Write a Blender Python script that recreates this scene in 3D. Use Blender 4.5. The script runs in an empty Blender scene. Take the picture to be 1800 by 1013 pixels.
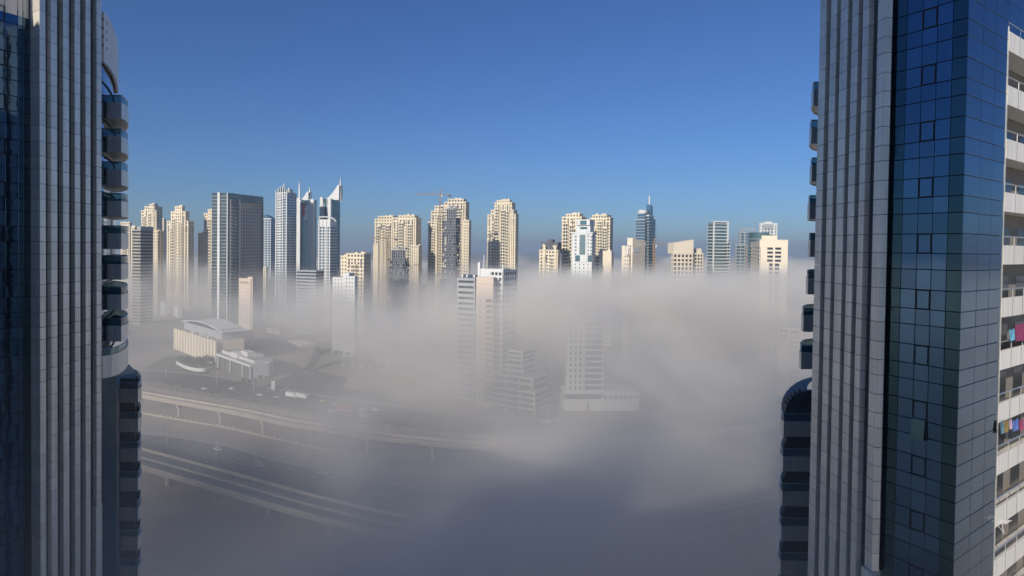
import bpy, math, random
from mathutils import Vector, Matrix
random.seed(7)
R = math.radians
sc = bpy.context.scene
col = sc.collection

# ------------------------------------------------------------------ camera
F = 1100.0                      # focal length in pixels of the 1800 px wide photograph
CAMZ = 100.0
PITCH, ROLL = 1.13, 0.74
PCY = 456.5                     # row of the principal point
cam = bpy.data.cameras.new('camera')
camo = bpy.data.objects.new('camera', cam)
col.objects.link(camo)
sc.camera = camo
cam.sensor_width = 36.0
cam.lens = F / 1800 * 36
cam.shift_y = -(506.5 - PCY) / 1800
cam.clip_start = 0.2
cam.clip_end = 60000
ROT = Matrix.Rotation(R(90 - PITCH), 3, 'X') @ Matrix.Rotation(R(ROLL), 3, 'Z')
camo.matrix_world = Matrix.Translation((0, 0, CAMZ)) @ ROT.to_4x4()

# ------------------------------------------------------------------ light
SUN_EL, SUN_AZ = R(22), math.atan2(-0.5, -0.86)        # the sun stands behind the camera, to its left
sd = Vector((math.sin(SUN_AZ) * math.cos(SUN_EL), math.cos(SUN_AZ) * math.cos(SUN_EL), math.sin(SUN_EL)))
w = bpy.data.worlds.new('World')
sc.world = w
w.use_nodes = True
bg = w.node_tree.nodes['Background']
sky = w.node_tree.nodes.new('ShaderNodeTexSky')
sky.sky_type = 'NISHITA'
sky.sun_disc = False
sky.sun_elevation = SUN_EL
sky.sun_rotation = SUN_AZ % (2 * math.pi)
sky.altitude = 0
sky.air_density = 1.0
sky.dust_density = 0.3
sky.ozone_density = 3.0
tint = w.node_tree.nodes.new('ShaderNodeVectorMath'); tint.operation = 'MULTIPLY'
tint.inputs[1].default_value = (0.38, 0.575, 0.93)          # deep desert-morning blue
w.node_tree.links.new(sky.outputs[0], tint.inputs[0])
w.node_tree.links.new(tint.outputs[0], bg.inputs[0])
bg.inputs[1].default_value = 0.095
sl = bpy.data.lights.new('sun', 'SUN')
sl.energy = 4.6
sl.angle = R(0.53)
sl.color = (1.0, 0.91, 0.78)
slo = bpy.data.objects.new('sun', sl)
slo.rotation_euler = sd.to_track_quat('Z', 'Y').to_euler()
slo.location = (-200, -350, 400)
col.objects.link(slo)
vs = sc.view_settings
vs.view_transform = 'Standard'
vs.look = 'None'
vs.exposure = 0.0
vs.gamma = 1.0
vs.use_curve_mapping = False
cy = sc.cycles
cy.use_denoising = True
cy.max_bounces = 8
cy.diffuse_bounces = 3
cy.glossy_bounces = 4
cy.transmission_bounces = 4
cy.volume_bounces = 6
cy.transparent_max_bounces = 16
cy.volume_step_rate = 1.5
cy.volume_max_steps = 256
cy.use_adaptive_sampling = True
cy.adaptive_threshold = 0.02
cy.sample_clamp_indirect = 6

# ------------------------------------------------------------------ pixels to points
def ray(px, py):
    return ROT @ Vector(((px - 900) / F, -(py - PCY) / F, -1.0))
def at(px, py, Y):
    d = ray(px, py); k = Y / d.y
    return Vector((d.x * k, Y, CAMZ + d.z * k))
def X_(px, Y): return at(px, 435, Y).x
def Z_(py, Y, px=900): return at(px, py, Y).z
def gnd(px, py, h=0.0):
    d = ray(px, py); k = (h - CAMZ) / d.z
    return Vector((d.x * k, d.y * k, h))

# ------------------------------------------------------------------ materials
MATS = {}
def mat(name, colr, rough=0.7, metal=0.0, var=0.12, scale=0.3, bump=0.0, bscale=8.0, spec=0.5, var2=None, streak=False):
    if name in MATS: return MATS[name]
    m = bpy.data.materials.new(name); m.use_nodes = True
    nt = m.node_tree; N = nt.nodes; L = nt.links
    b = N['Principled BSDF']
    b.inputs['Roughness'].default_value = rough
    b.inputs['Metallic'].default_value = metal
    b.inputs['Specular IOR Level'].default_value = spec
    geo = N.new('ShaderNodeNewGeometry')
    n1 = N.new('ShaderNodeTexNoise'); n1.inputs['Scale'].default_value = scale
    n1.inputs['Detail'].default_value = 5; n1.inputs['Roughness'].default_value = 0.62
    if streak:
        sk = N.new('ShaderNodeVectorMath'); sk.operation = 'MULTIPLY'; sk.inputs[1].default_value = (7, 7, .35)
        L.new(geo.outputs['Position'], sk.inputs[0]); L.new(sk.outputs[0], n1.inputs['Vector'])
    else: L.new(geo.outputs['Position'], n1.inputs['Vector'])
    mr = N.new('ShaderNodeMapRange'); mr.inputs[1].default_value = 0.3; mr.inputs[2].default_value = 0.7
    mr.inputs[3].default_value = 1 - var; mr.inputs[4].default_value = 1 + var
    L.new(n1.outputs[0], mr.inputs[0])
    oi = N.new('ShaderNodeObjectInfo')
    mr2 = N.new('ShaderNodeMapRange'); mr2.inputs[3].default_value = 1 - (var2 or 0); mr2.inputs[4].default_value = 1 + (var2 or 0)
    L.new(oi.outputs['Random'], mr2.inputs[0])
    mm = N.new('ShaderNodeMath'); mm.operation = 'MULTIPLY'
    L.new(mr.outputs[0], mm.inputs[0]); L.new(mr2.outputs[0], mm.inputs[1])
    vm = N.new('ShaderNodeVectorMath'); vm.operation = 'SCALE'
    vm.inputs[0].default_value = colr[:3]
    L.new(mm.outputs[0], vm.inputs['Scale'])
    L.new(vm.outputs[0], b.inputs['Base Color'])
    if bump:
        n2 = N.new('ShaderNodeTexNoise'); n2.inputs['Scale'].default_value = bscale; n2.inputs['Detail'].default_value = 3
        L.new(geo.outputs['Position'], n2.inputs['Vector'])
        bp = N.new('ShaderNodeBump'); bp.inputs['Strength'].default_value = bump; bp.inputs['Distance'].default_value = 0.05
        L.new(n2.outputs[0], bp.inputs['Height']); L.new(bp.outputs[0], b.inputs['Normal'])
    MATS[name] = m
    return m

M_PANEL = mat('aluminium_cladding', (0.80, 0.76, 0.67), 0.42, 0.45, 0.13, 0.5, var2=0.08, streak=True)
M_PANEL2 = mat('white_cladding', (0.84, 0.81, 0.74), 0.5, 0.0, 0.10, 0.4, var2=0.04, streak=True)
M_DARKJ = mat('dark_joint', (0.02, 0.022, 0.025), 0.6, var=0.1)
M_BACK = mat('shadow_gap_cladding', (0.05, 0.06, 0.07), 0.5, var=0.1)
M_MIRROR = mat('blue_mirror_glass', (0.085, 0.155, 0.245), 0.03, 1.0, 0.10, 0.15, bump=0.05, bscale=0.9, var2=0.14)
M_TEAL = mat('teal_glass', (0.055, 0.10, 0.125), 0.05, 1.0, 0.1, 0.2, bump=0.05, bscale=1.3, var2=0.08)
M_CONC = mat('concrete', (0.38, 0.34, 0.28), 0.85, var=0.15, scale=0.12)
M_DCONC = mat('dark_concrete', (0.10, 0.11, 0.13), 0.85, var=0.25, scale=0.12)
M_RAIL = mat('handrail_metal', (0.55, 0.56, 0.57), 0.35, 0.6, 0.03)
M_BEIGE = mat('beige_render', (0.74, 0.65, 0.49), 0.85, var=0.10, scale=0.03)
M_BEIGE2 = mat('pale_beige_render', (0.72, 0.64, 0.51), 0.85, var=0.08, scale=0.03)
M_PINK = mat('pinkish_render', (0.61, 0.51, 0.42), 0.85, var=0.07, scale=0.05)
M_WHITE = mat('white_render', (0.64, 0.65, 0.64), 0.7, var=0.06, scale=0.05)
M_GREY = mat('grey_render', (0.36, 0.38, 0.40), 0.7, var=0.08, scale=0.05)
M_BROWN = mat('brown_stone', (0.50, 0.38, 0.27), 0.8, var=0.1, scale=0.05)
M_DGLASS = mat('dark_window_glass', (0.035, 0.045, 0.055), 0.2, 0.0, 0.4, 0.15, spec=0.5)
M_BGLASS = mat('blue_curtain_glass', (0.10, 0.19, 0.28), 0.12, 0.5, 0.25, 0.10, spec=1.0)
M_TGLASS = mat('green_curtain_glass', (0.11, 0.20, 0.23), 0.12, 0.45, 0.25, 0.10, spec=1.0)
M_SAND = mat('sand', (0.30, 0.235, 0.17), 0.95, var=0.25, scale=0.03)
M_GROUND = mat('city_ground', (0.24, 0.21, 0.17), 0.95, var=0.35, scale=0.012)
M_ASPH = mat('asphalt', (0.055, 0.057, 0.06), 0.85, var=0.25, scale=0.08)
M_KERB = mat('pavement_stone', (0.33, 0.31, 0.28), 0.85, var=0.12, scale=0.2)
M_PAINT = mat('road_paint', (0.75, 0.75, 0.72), 0.7, var=0.1)
M_LEAF = mat('foliage', (0.055, 0.085, 0.04), 0.8, var=0.4, scale=0.6)
M_BARK = mat('bark', (0.16, 0.12, 0.08), 0.9, var=0.2)
M_STEEL = mat('crane_steel', (0.42, 0.29, 0.17), 0.6, var=0.1)
M_TYRE = mat('rubber', (0.03, 0.03, 0.03), 0.9)
def glassy(name, colr, trans=0.8):
    m = bpy.data.materials.new(name); m.use_nodes = True
    nt = m.node_tree; N = nt.nodes; L = nt.links
    b = N['Principled BSDF']; b.inputs['Base Color'].default_value = (*colr, 1); b.inputs['Roughness'].default_value = 0.05
    b.inputs['Specular IOR Level'].default_value = 0.8
    tr = N.new('ShaderNodeBsdfTransparent'); tr.inputs[0].default_value = (0.75, 0.9, 0.92, 1)
    mx = N.new('ShaderNodeMixShader'); mx.inputs[0].default_value = 1 - trans
    L.new(tr.outputs[0], mx.inputs[1]); L.new(b.outputs[0], mx.inputs[2]); L.new(mx.outputs[0], N['Material Output'].inputs['Surface'])
    return m
M_CGLASS = mat('curved_blue_glass', (0.08, 0.16, 0.28), 0.05, 1.0, 0.1, 0.2)
M_RGLASS = glassy('railing_glass', (0.05, 0.16, 0.22), 0.45)

# ------------------------------------------------------------------ mesh helpers
class MB:
    def __init__(s): s.v = []; s.f = []
    def box(s, x0, x1, y0, y1, z0, z1):
        n = len(s.v)
        s.v += [(x0, y0, z0), (x1, y0, z0), (x1, y1, z0), (x0, y1, z0), (x0, y0, z1), (x1, y0, z1), (x1, y1, z1), (x0, y1, z1)]
        s.f += [(n, n+3, n+2, n+1), (n+4, n+5, n+6, n+7), (n, n+1, n+5, n+4), (n+1, n+2, n+6, n+5), (n+2, n+3, n+7, n+6), (n+3, n, n+4, n+7)]
    def prism(s, pts, z0, z1):
        """pts: plan polygon; z1 may be a list (sloping top)"""
        n = len(s.v); k = len(pts)
        a = sum(pts[i][0] * pts[(i+1) % k][1] - pts[(i+1) % k][0] * pts[i][1] for i in range(k))
        if a < 0:
            pts = pts[::-1]
            if isinstance(z1, (list, tuple)): z1 = z1[::-1]
        zz = z1 if isinstance(z1, (list, tuple)) else [z1] * k
        s.v += [(p[0], p[1], z0) for p in pts] + [(p[0], p[1], z) for p, z in zip(pts, zz)]
        s.f += [tuple(range(n + k - 1, n - 1, -1)), tuple(range(n + k, n + 2 * k))]
        s.f += [(n + i, n + (i+1) % k, n + k + (i+1) % k, n + k + i) for i in range(k)]
    def prism_x(s, pts, x0, x1):
        """pts: (y, z) outline extruded along x"""
        n = len(s.v); k = len(pts)
        a = sum(pts[i][0] * pts[(i+1) % k][1] - pts[(i+1) % k][0] * pts[i][1] for i in range(k))
        if a < 0: pts = pts[::-1]
        s.v += [(x0, p[0], p[1]) for p in pts] + [(x1, p[0], p[1]) for p in pts]
        s.f += [tuple(range(n + k - 1, n - 1, -1)), tuple(range(n + k, n + 2 * k))]
        s.f += [(n + i, n + (i+1) % k, n + k + (i+1) % k, n + k + i) for i in range(k)]
    def prism_y(s, pts, y0, y1):
        n = len(s.v); k = len(pts)
        a = sum(pts[i][0] * pts[(i+1) % k][1] - pts[(i+1) % k][0] * pts[i][1] for i in range(k))
        if a > 0: pts = pts[::-1]
        s.v += [(p[0], y0, p[1]) for p in pts] + [(p[0], y1, p[1]) for p in pts]
        s.f += [tuple(range(n + k - 1, n - 1, -1)), tuple(range(n + k, n + 2 * k))]
        s.f += [(n + i, n + (i+1) % k, n + k + (i+1) % k, n + k + i) for i in range(k)]
    def wallpath(s, path, th, z0, z1):
        """a wall of thickness th centred on an open plan path"""
        L_, R_ = [], []
        for i, p in enumerate(path):
            a = Vector(path[max(0, i-1)][:2]); b = Vector(path[min(len(path)-1, i+1)][:2])
            d = (b - a).normalized(); nrm = Vector((-d.y, d.x)) * th / 2
            L_.append((p[0] + nrm.x, p[1] + nrm.y)); R_.append((p[0] - nrm.x, p[1] - nrm.y))
        for i in range(len(path) - 1):
            s.prism([L_[i], L_[i+1], R_[i+1], R_[i]], z0, z1)
    def bar(s, a, b, t):
        a = Vector(a); b = Vector(b); d = (b - a).normalized()
        u = d.orthogonal().normalized() * t; v = d.cross(u).normalized() * t
        n = len(s.v)
        for p in (a, b):
            for q in (u + v, v - u, -u - v, u - v): s.v.append(tuple(p + q))
        s.f += [(n+3, n+2, n+1, n), (n+4, n+5, n+6, n+7)] + [(n + i, n + (i+1) % 4, n + 4 + (i+1) % 4, n + 4 + i) for i in range(4)]
    def mesh(s, name, m, smooth=False):
        me = bpy.data.meshes.new(name); me.from_pydata(s.v, [], s.f); me.materials.append(m)
        if smooth:
            for p in me.polygons: p.use_smooth = True
        me.update()
        return me
    def obj(s, name, m, parent=None, loc=None, kind=None, smooth=False, label=None):
        o = bpy.data.objects.new(name, s.mesh(name, m, smooth)); col.objects.link(o)
        if parent is not None:
            o.parent = parent
        if loc is not None: o.location = loc
        if kind: o['kind'] = kind
        if label: o['label'] = label
        return o
def tag(o, label, cat, group=None, kind=None):
    o['label'] = label; o['category'] = cat
    if group: o['group'] = group
    if kind: o['kind'] = kind
    return o
def empty(name, loc, rz=0.0, parent=None):
    o = bpy.data.objects.new(name, None); o.empty_display_size = 1; o.location = loc; o.rotation_euler = (0, 0, rz); col.objects.link(o)
    if parent: o.parent = parent
    return o
def copy_tree(o, parent=None):
    c = o.copy(); col.objects.link(c)
    if parent is not None: c.parent = parent
    for ch in list(o.children): copy_tree(ch, c)
    return c
def put(me, name, loc, rz, parent, scale=None):
    o = bpy.data.objects.new(name, me); col.objects.link(o); o.parent = parent
    o.location = loc; o.rotation_euler = (0, 0, rz)
    if scale: o.scale = scale
    return o

# ================================================================== GROUND, ROADS
g = MB(); g.box(-15000, 15000, -1500, 25000, -0.6, 0.0)
o = g.obj('ground', M_GROUND); o['kind'] = 'structure'
def sheet(name, pts, m, z, th=0.02):
    """closed polygon of ground points as a thin slab whose top lies at z"""
    b = MB(); b.prism([(p.x, p.y) for p in pts], -0.3, z)
    o = b.obj(name, m); o['kind'] = 'structure'; return o
def resample(pts, n=8):
    out = []
    for i in range(len(pts) - 1):
        p0 = pts[max(0, i-1)]; p1 = pts[i]; p2 = pts[i+1]; p3 = pts[min(len(pts)-1, i+2)]
        for k in range(n):
            t = k / n
            out.append(0.5 * ((2*p1) + (p2-p0)*t + (2*p0-5*p1+4*p2-p3)*t*t + (3*p1-p0-3*p2+p3)*t**3))
    out.append(pts[-1]); return out
def offset(path, d):
    out = []
    for i, p in enumerate(path):
        a = path[max(0, i-1)]; b = path[min(len(path)-1, i+1)]
        t = Vector((b.x - a.x, b.y - a.y)).normalized()
        out.append(Vector((p.x - t.y * d, p.y + t.x * d, p.z)))
    return out
def ribbon(mb, path, d0, d1, z0, z1):
    A = offset(path, d0); B = offset(path, d1)
    for i in range(len(path) - 1):
        mb.prism([(A[i].x, A[i].y), (A[i+1].x, A[i+1].y), (B[i+1].x, B[i+1].y), (B[i].x, B[i].y)], z0, z1)
def road(name, px, width, z=0.008, m=M_ASPH, pts=None, lanes=0, kerb=True):
    path = pts or resample([gnd(*p) for p in px])
    b = MB(); h = width / 2
    ribbon(b, path, -h, h, -0.3, z)
    o = b.obj(name, m); o['kind'] = 'structure'
    if lanes:
        mk = MB()
        for k in range(lanes + 1):
            d = -h + 0.5 + (width - 1) * k / lanes
            q = offset(path, d)
            if k in (0, lanes): ribbon(mk, path, d - 0.1, d + 0.1, z - 0.1, z + 0.004)
            else:
                fine = resample(q, 4)
                for i in range(0, len(fine) - 1, 3):
                    a = fine[i]; c = a + (fine[i+1] - a).normalized() * 4
                    dd = (c - a).normalized(); nn = Vector((-dd.y, dd.x, 0)) * 0.09
                    mk.prism([(a.x+nn.x, a.y+nn.y), (c.x+nn.x, c.y+nn.y), (c.x-nn.x, c.y-nn.y), (a.x-nn.x, a.y-nn.y)], z - 0.1, z + 0.004)
        mk.obj('road_markings', M_PAINT)['kind'] = 'structure'
    if kerb:
        kb = MB(); ribbon(kb, path, -h - 0.35, -h, -0.3, 0.13); ribbon(kb, path, h, h + 0.35, -0.3, 0.13)
        kb.obj('kerb', M_KERB)['kind'] = 'structure'
    return path

# sandy reserve between the carriageways, both carriageways, service roads
res = [gnd(-260, 640), gnd(250, 705), gnd(560, 758), gnd(800, 795), gnd(1100, 790), gnd(1380, 752), gnd(1900, 655), gnd(2700, 560)]
res = resample(res)
b = MB(); ribbon(b, res, -34, 6, -0.3, 0.004); b.obj('sand_verge', M_SAND)['kind'] = 'structure'
near = resample([gnd(-260, 740), gnd(250, 780), gnd(480, 835), gnd(800, 893), gnd(1100, 893), gnd(1380, 848), gnd(1800, 750), gnd(2600, 620)])
b = MB(); ribbon(b, near, -80, -17, -0.3, 0.004); b.obj('sand_verge', M_SAND)['kind'] = 'structure'
road('near_highway', None, 27, 0.012, pts=near, lanes=7)
far = resample([gnd(-260, 640), gnd(250, 660), gnd(470, 697), gnd(640, 722), gnd(820, 748), gnd(1100, 752), gnd(1380, 716), gnd(1800, 630), gnd(2500, 560)])
road('far_highway', None, 34, 0.016, pts=far, lanes=8)
road('side_street', [(478, 690), (520, 664), (600, 634), (680, 612)], 9, 0.020, lanes=2)
road('side_street', [(440, 690), (478, 676), (545, 645), (560, 610)], 7, 0.012, lanes=0)
road('side_street', [(962, 738), (958, 700), (950, 660), (946, 630)], 16, 0.020, lanes=2)
road('side_street', [(1150, 730), (1160, 690), (1170, 650)], 12, 0.020, lanes=2)
sheet('asphalt_lot', [gnd(545, 650), gnd(612, 665), gnd(604, 682), gnd(700, 698), gnd(712, 712), gnd(560, 694), gnd(505, 682)], M_ASPH, 0.024)
sheet('sandy_plot', [gnd(560, 650), gnd(735, 662), gnd(722, 700), gnd(604, 683), gnd(612, 664)], M_SAND, 0.020)
sheet('car_park', [gnd(585, 640), gnd(600, 628), gnd(725, 640), gnd(730, 655)], M_ASPH, 0.028)
sheet('car_park', [gnd(915, 690), gnd(915, 645), gnd(990, 645), gnd(992, 690)], M_ASPH, 0.012)
sheet('lawn', [gnd(240, 655), gnd(300, 622), gnd(372, 655), gnd(300, 668)], mat('lawn_green', (0.08, 0.10, 0.05), 0.9, var=0.3, scale=0.2), 0.010)

# ------------------------------------------------------------------ elevated metro line and flyover
def viaduct(name, label, cat, px, h, width, depth, pier_step, pier_px=None, m=M_CONC, pier_w=1.0, skip=0):
    path = resample([gnd(a, b_, h) for a, b_ in px], 10)
    root = empty(name, (path[0].x, path[0].y, 0)); tag(root, label, cat)
    L0 = -root.location
    d = MB(); ribbon(d, path, -width/2, width/2, h - depth, h)
    ribbon(d, path, -width*0.22, width*0.22, h - depth - 0.9, h - depth)
    d.obj('deck', m, root, L0)
    p = MB(); ribbon(p, path, -width/2 - 0.15, -width/2 + 0.15, h, h + 1.1); ribbon(p, path, width/2 - 0.15, width/2 + 0.15, h, h + 1.1)
    p.obj('parapet', mat('pale_concrete', (0.42, 0.37, 0.30), 0.85, var=0.25, scale=0.1), root, L0)
    if width > 10:
        cb_ = MB(); ribbon(cb_, path, -.3, .3, h - .02, h + .8); cb_.obj('central_barrier', mat('pale_concrete', (0.50, 0.46, 0.39)), root, L0)
        as_ = MB(); ribbon(as_, path, -width/2 + .6, -.5, h - .02, h + .03); ribbon(as_, path, .5, width/2 - .6, h - .02, h + .03); as_.obj('road_surface', mat('worn_asphalt', (0.15, 0.135, 0.115), .9, var=.25, scale=.1), root, L0, kind='stuff')
        ln_ = MB()
        for dd_ in (-width * .26, width * .26):
            pl = resample(offset(path, dd_), 2)
            for i_ in range(0, len(pl) - 1, 2): ribbon(ln_, [pl[i_], pl[i_] + (pl[i_+1] - pl[i_]) * .6], -.08, .08, h + .01, h + .04)
        ln_.obj('lane_marking', M_PAINT, root, L0, kind='stuff')
    acc = 0; nxt = pier_step * 0.5
    for i in range(len(path) - 1):
        seg = (path[i+1] - path[i]); L_ = seg.length
        while acc + L_ > nxt:
            q = path[i] + seg * ((nxt - acc) / L_)
            c = MB()
            n = 10
            c.prism([(pier_w*math.cos(2*math.pi*k/n), pier_w*math.sin(2*math.pi*k/n)) for k in range(n)], 0, h - depth - 1.8)
            t = seg.normalized(); ang = math.atan2(t.y, t.x)
            c.prism_x([(-1.2, h-depth-2.6), (1.2, h-depth-2.6), (width*0.3, h-depth-0.9), (-width*0.3, h-depth-0.9)], -1.0, 1.0)
            po = c.obj('pier', m, root, (q.x + L0.x, q.y + L0.y, 0)); po.rotation_euler = (0, 0, ang)
            nxt += pier_step
        acc += L_
    return path
viaduct('metro_viaduct', 'slender elevated rail viaduct on single piers curving between the two highways', 'viaduct',
        [(-240, 620), (60, 660), (250, 694), (330, 708), (420, 724), (500, 741), (560, 751), (690, 770), (860, 784), (1020, 783), (1200, 766), (1380, 744), (1650, 692), (2100, 620)], 9, 5.5, 1.0, 34)
viaduct('flyover', 'wide concrete flyover on round piers nearest below the left tower, crossing in the fog', 'flyover',
        [(-240, 700), (60, 755), (250, 806), (400, 848), (560, 893), (760, 935), (1000, 945), (1200, 925), (1390, 886), (1700, 800), (2300, 690)], 8, 13, 1.3, 30, pier_w=1.3)

# ------------------------------------------------------------------ wall with posts, light poles
def post_fence(px, label, step=4.0, h=1.8):
    path = resample([gnd(*p) for p in px], 12)
    root = empty('boundary_fence', (path[0].x, path[0].y, 0)); tag(root, label, 'fence')
    L0 = -root.location
    m = MB(); ribbon(m, path, -0.1, 0.1, 0, h * 0.6); m.obj('wall', M_CONC, root, L0)
    pm = MB()
    acc = 0; nxt = 0
    for i in range(len(path) - 1):
        seg = path[i+1] - path[i]; L_ = seg.length
        while acc + L_ > nxt:
            q = path[i] + seg * ((nxt - acc) / L_); pm.box(q.x - .35, q.x + .35, q.y - .35, q.y + .35, 0, h); nxt += step
        acc += L_
    o = pm.obj('post', mat('pale_concrete', (0.5, 0.46, 0.39)), root, L0, kind='stuff')
post_fence([(250, 728), (330, 742), (400, 754), (470, 770), (560, 790), (640, 806)], 'pale posted boundary wall between the sand verge and the near highway')
post_fence([(1240, 812), (1310, 803), (1385, 790)], 'short pale posted wall beside the right-hand stretch of the near highway')

# ================================================================== FAR BUILDINGS
class Bld:
    """a building whose near vertical corner stands at pixel column pxc, depth Y, its right face heading phi degrees"""
    def __init__(s, name, label, pxc, Y, phi, cat='tower', group=None):
        s.C = Vector((X_(pxc, Y), Y, 0)); s.phi = R(phi)
        s.dR = Vector((math.cos(s.phi), math.sin(s.phi), 0)); s.dL = Vector((-math.sin(s.phi), math.cos(s.phi), 0))
        s.root = empty(name, s.C, s.phi); tag(s.root, label, cat, group)
        s.parts = {}
    def xloc(s, px, y):
        t = X_(px, 1000.0) / 1000.0; P = s.C + s.dL * y
        return (t * P.y - P.x) / (s.dR.x - t * s.dR.y)
    def yloc(s, px, x):
        t = X_(px, 1000.0) / 1000.0; P = s.C + s.dR * x
        return (t * P.y - P.x) / (s.dL.x - t * s.dL.y)
    def z(s, py, x=0, y=0):
        P = s.C + s.dR * x + s.dL * y
        px = 900 + F * P.x / P.y
        return at(px, py, P.y).z
    def mb(s, part, m, kind=None, new=False):
        k = (part, len(s.parts)) if new else part
        if k not in s.parts: s.parts[k] = (MB(), m, kind)
        return s.parts[k][0]
    def shape(s, mode, pxl, pxc, pxr, d=0, D=None):
        if mode == 'L':
            x0 = -d; y0 = s.yloc(pxc, x0); y1 = s.yloc(pxl, x0)
            x1 = s.xloc(pxr, y0) if pxr is not None else x0 + (D or 18)
            if D: x1 = x0 + D
        else:
            y0 = -d; x0 = s.xloc(pxc, y0); x1 = s.xloc(pxr, y0)
            y1 = s.yloc(pxl, x0) if pxl is not None else y0 + (D or 18)
            if D: y1 = y0 + D
        return x0, x1, y0, y1
    def add(s, mode, pxl, pxc, pxr, ytop, d=0, D=None, z0=0, z1=None, floor=3.5, sill=1.6, bay=3.4, pier=1.7, proud=0.45,
            wall=None, glass=None, cap=1.5, wn='wall', ledge=0):
        x0, x1, y0, y1 = s.shape(mode, pxl, pxc, pxr, d, D)
        zt = z1 if z1 is not None else s.z(ytop, x0, y0)
        s.block(x0, x1, y0, y1, z0, zt, floor, sill, bay, pier, proud, wall, glass, cap, wn, ledge)
        return x0, x1, y0, y1, zt
    def block(s, x0, x1, y0, y1, z0, zt, floor=3.5, sill=1.6, bay=3.4, pier=1.7, proud=0.45, wall=None, glass=None, cap=1.5, wn='wall', ledge=0):
        wall = wall or M_BEIGE; glass = glass or M_DGLASS
        G = s.mb('glazing' if glass is not M_BGLASS else 'blue_glazing', glass)
        if sill >= floor:
            s.mb(wn, wall, new=True).box(x0, x1, y0, y1, z0, zt); return
        e = proud
        G.box(x0 + e, x1 - e, y0 + e, y1 - e, z0, zt - 0.3)
        W = s.mb(wn, wall, new=True)
        W.box(x0, x1, y0, y1, zt - cap, zt)
        S = s.mb('floor_band' if wn == 'wall' else wn + '_band', wall, 'stuff')
        n = max(1, int((zt - cap - z0) / floor)); f = (zt - cap - z0) / n
        if sill > 0:
            for k in range(n):
                S.box(x0 + 0.003*0 - ledge, x1 + ledge, y0 - ledge, y1 + ledge, z0 + k * f, z0 + k * f + sill * f / floor)
        if pier > 0:
            Pm = s.mb('pier' if wn == 'wall' else wn + '_pier', wall, 'stuff')
            i = 0.06; zz = zt - cap * 0.5
            for (a0, a1, ax) in ((x0, x1, 'x'), (y0, y1, 'y')):
                nb = max(1, round((a1 - a0) / bay)); st = (a1 - a0 - pier) / nb
                for k in range(nb + 1):
                    c0 = a0 + i + k * st; c1 = c0 + pier - 2 * i
                    if ax == 'x':
                        Pm.box(c0, c1, y0 + i, y0 + e + 0.05, z0, zz); Pm.box(c0, c1, y1 - e - 0.05, y1 - i, z0, zz)
                    else:
                        Pm.box(x0 + i, x0 + e + 0.05, c0, c1, z0, zz); Pm.box(x1 - e - 0.05, x1 - i, c0, c1, z0, zz)
    def plant(s, x0, x1, y0, y1, z, n=3, hmax=3, seed=1, m=None):
        """roof plant: small boxes and a mast"""
        r = random.Random(seed); B = s.mb('roof_plant', m or M_GREY, 'stuff')
        for _ in range(n):
            a = r.uniform(x0, x0 + (x1-x0) * .7); b_ = r.uniform(y0, y0 + (y1-y0) * .7)
            B.box(a, a + r.uniform(1.5, 4), b_, b_ + r.uniform(1.5, 4), z - 0.2, z + r.uniform(1, hmax))
    def done(s):
        for k, (mb, m, kind) in s.parts.items():
            mb.obj(k[0] if isinstance(k, tuple) else k, m, s.root, kind=kind)
        return s.root

JB = dict(floor=4.3, sill=1.9, bay=4.5, pier=2.1, proud=0.8)
def jbr(label, pxc, Y, phi, vols, mode='L', group='beige residential towers above the fog', wall=None, seed=1, **kw):
    b = Bld('residential_tower', label, pxc, Y, phi, 'tower')
    q = dict(JB); q.update(kw)
    for i, v in enumerate(vols):
        pxl, pc, pxr, yt, d = v[:5]; D = v[5] if len(v) > 5 else None
        x0, x1, y0, y1, zt = b.add(mode, pxl, pc, pxr, yt, d=d, D=D, wall=wall or M_BEIGE, **q)
        # cornice and corner pilaster strips on each volume
        b.mb('string_course', wall or M_BEIGE, new=True).box(x0 - 0.5, x1 + 0.5, y0 - 0.5, y1 + 0.5, zt - 6.2, zt - 5.6)
        W = b.mb('cornice', wall or M_BEIGE, new=True)
        W.box(x0 - 0.4, x1 + 0.4, y0 - 0.4, y1 + 0.4, zt - 0.5, zt + 0.3)
        rj = random.Random(seed * 31 + i)
        if mode == 'L' and y1 - y0 > 14:
            wv = rj.uniform(5.5, 7.5); nbay = 2 if y1 - y0 > 24 else 1
            for kb in range(nbay):
                yc_ = y0 + (y1 - y0) * ((kb + .5) / nbay) + rj.uniform(-1.5, 1.5)
                b.block(x0 - 1.5, x0 - .02, yc_ - wv / 2, yc_ + wv / 2, 0, zt - rj.uniform(8, 16), floor=q['floor'], sill=1.3, bay=wv / 2, pier=.9, proud=.5, wall=wall or M_BEIGE, wn='bay')
            Gs = b.mb('tall_window', M_DCONC, 'stuff')
            nn_ = int((y1 - y0) / 6)
            for kk in range(nn_):
                u = y0 + (y1 - y0) * (kk + .5) / nn_
                Gs.box(x0 - .12, x0 + .3, u - .75, u + .75, zt - 15, zt - 7)
        b.plant(x0 + 3, x1 - 3, y0 + 1, y1 - 1, zt, 3, 2.5, seed + i, m=wall or M_BEIGE2)
    return b

def setbacks(lbl, pxc, Y, phi, vols, **kw):
    rk = random.Random(len(lbl) * 7 + int(pxc)); kw.setdefault('floor', rk.uniform(3.9, 4.5)); kw.setdefault('bay', rk.uniform(4.1, 4.9)); kw.setdefault('pier', rk.uniform(1.8, 2.3))
    jbr(lbl, pxc, Y, phi, vols, **kw).done()

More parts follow.
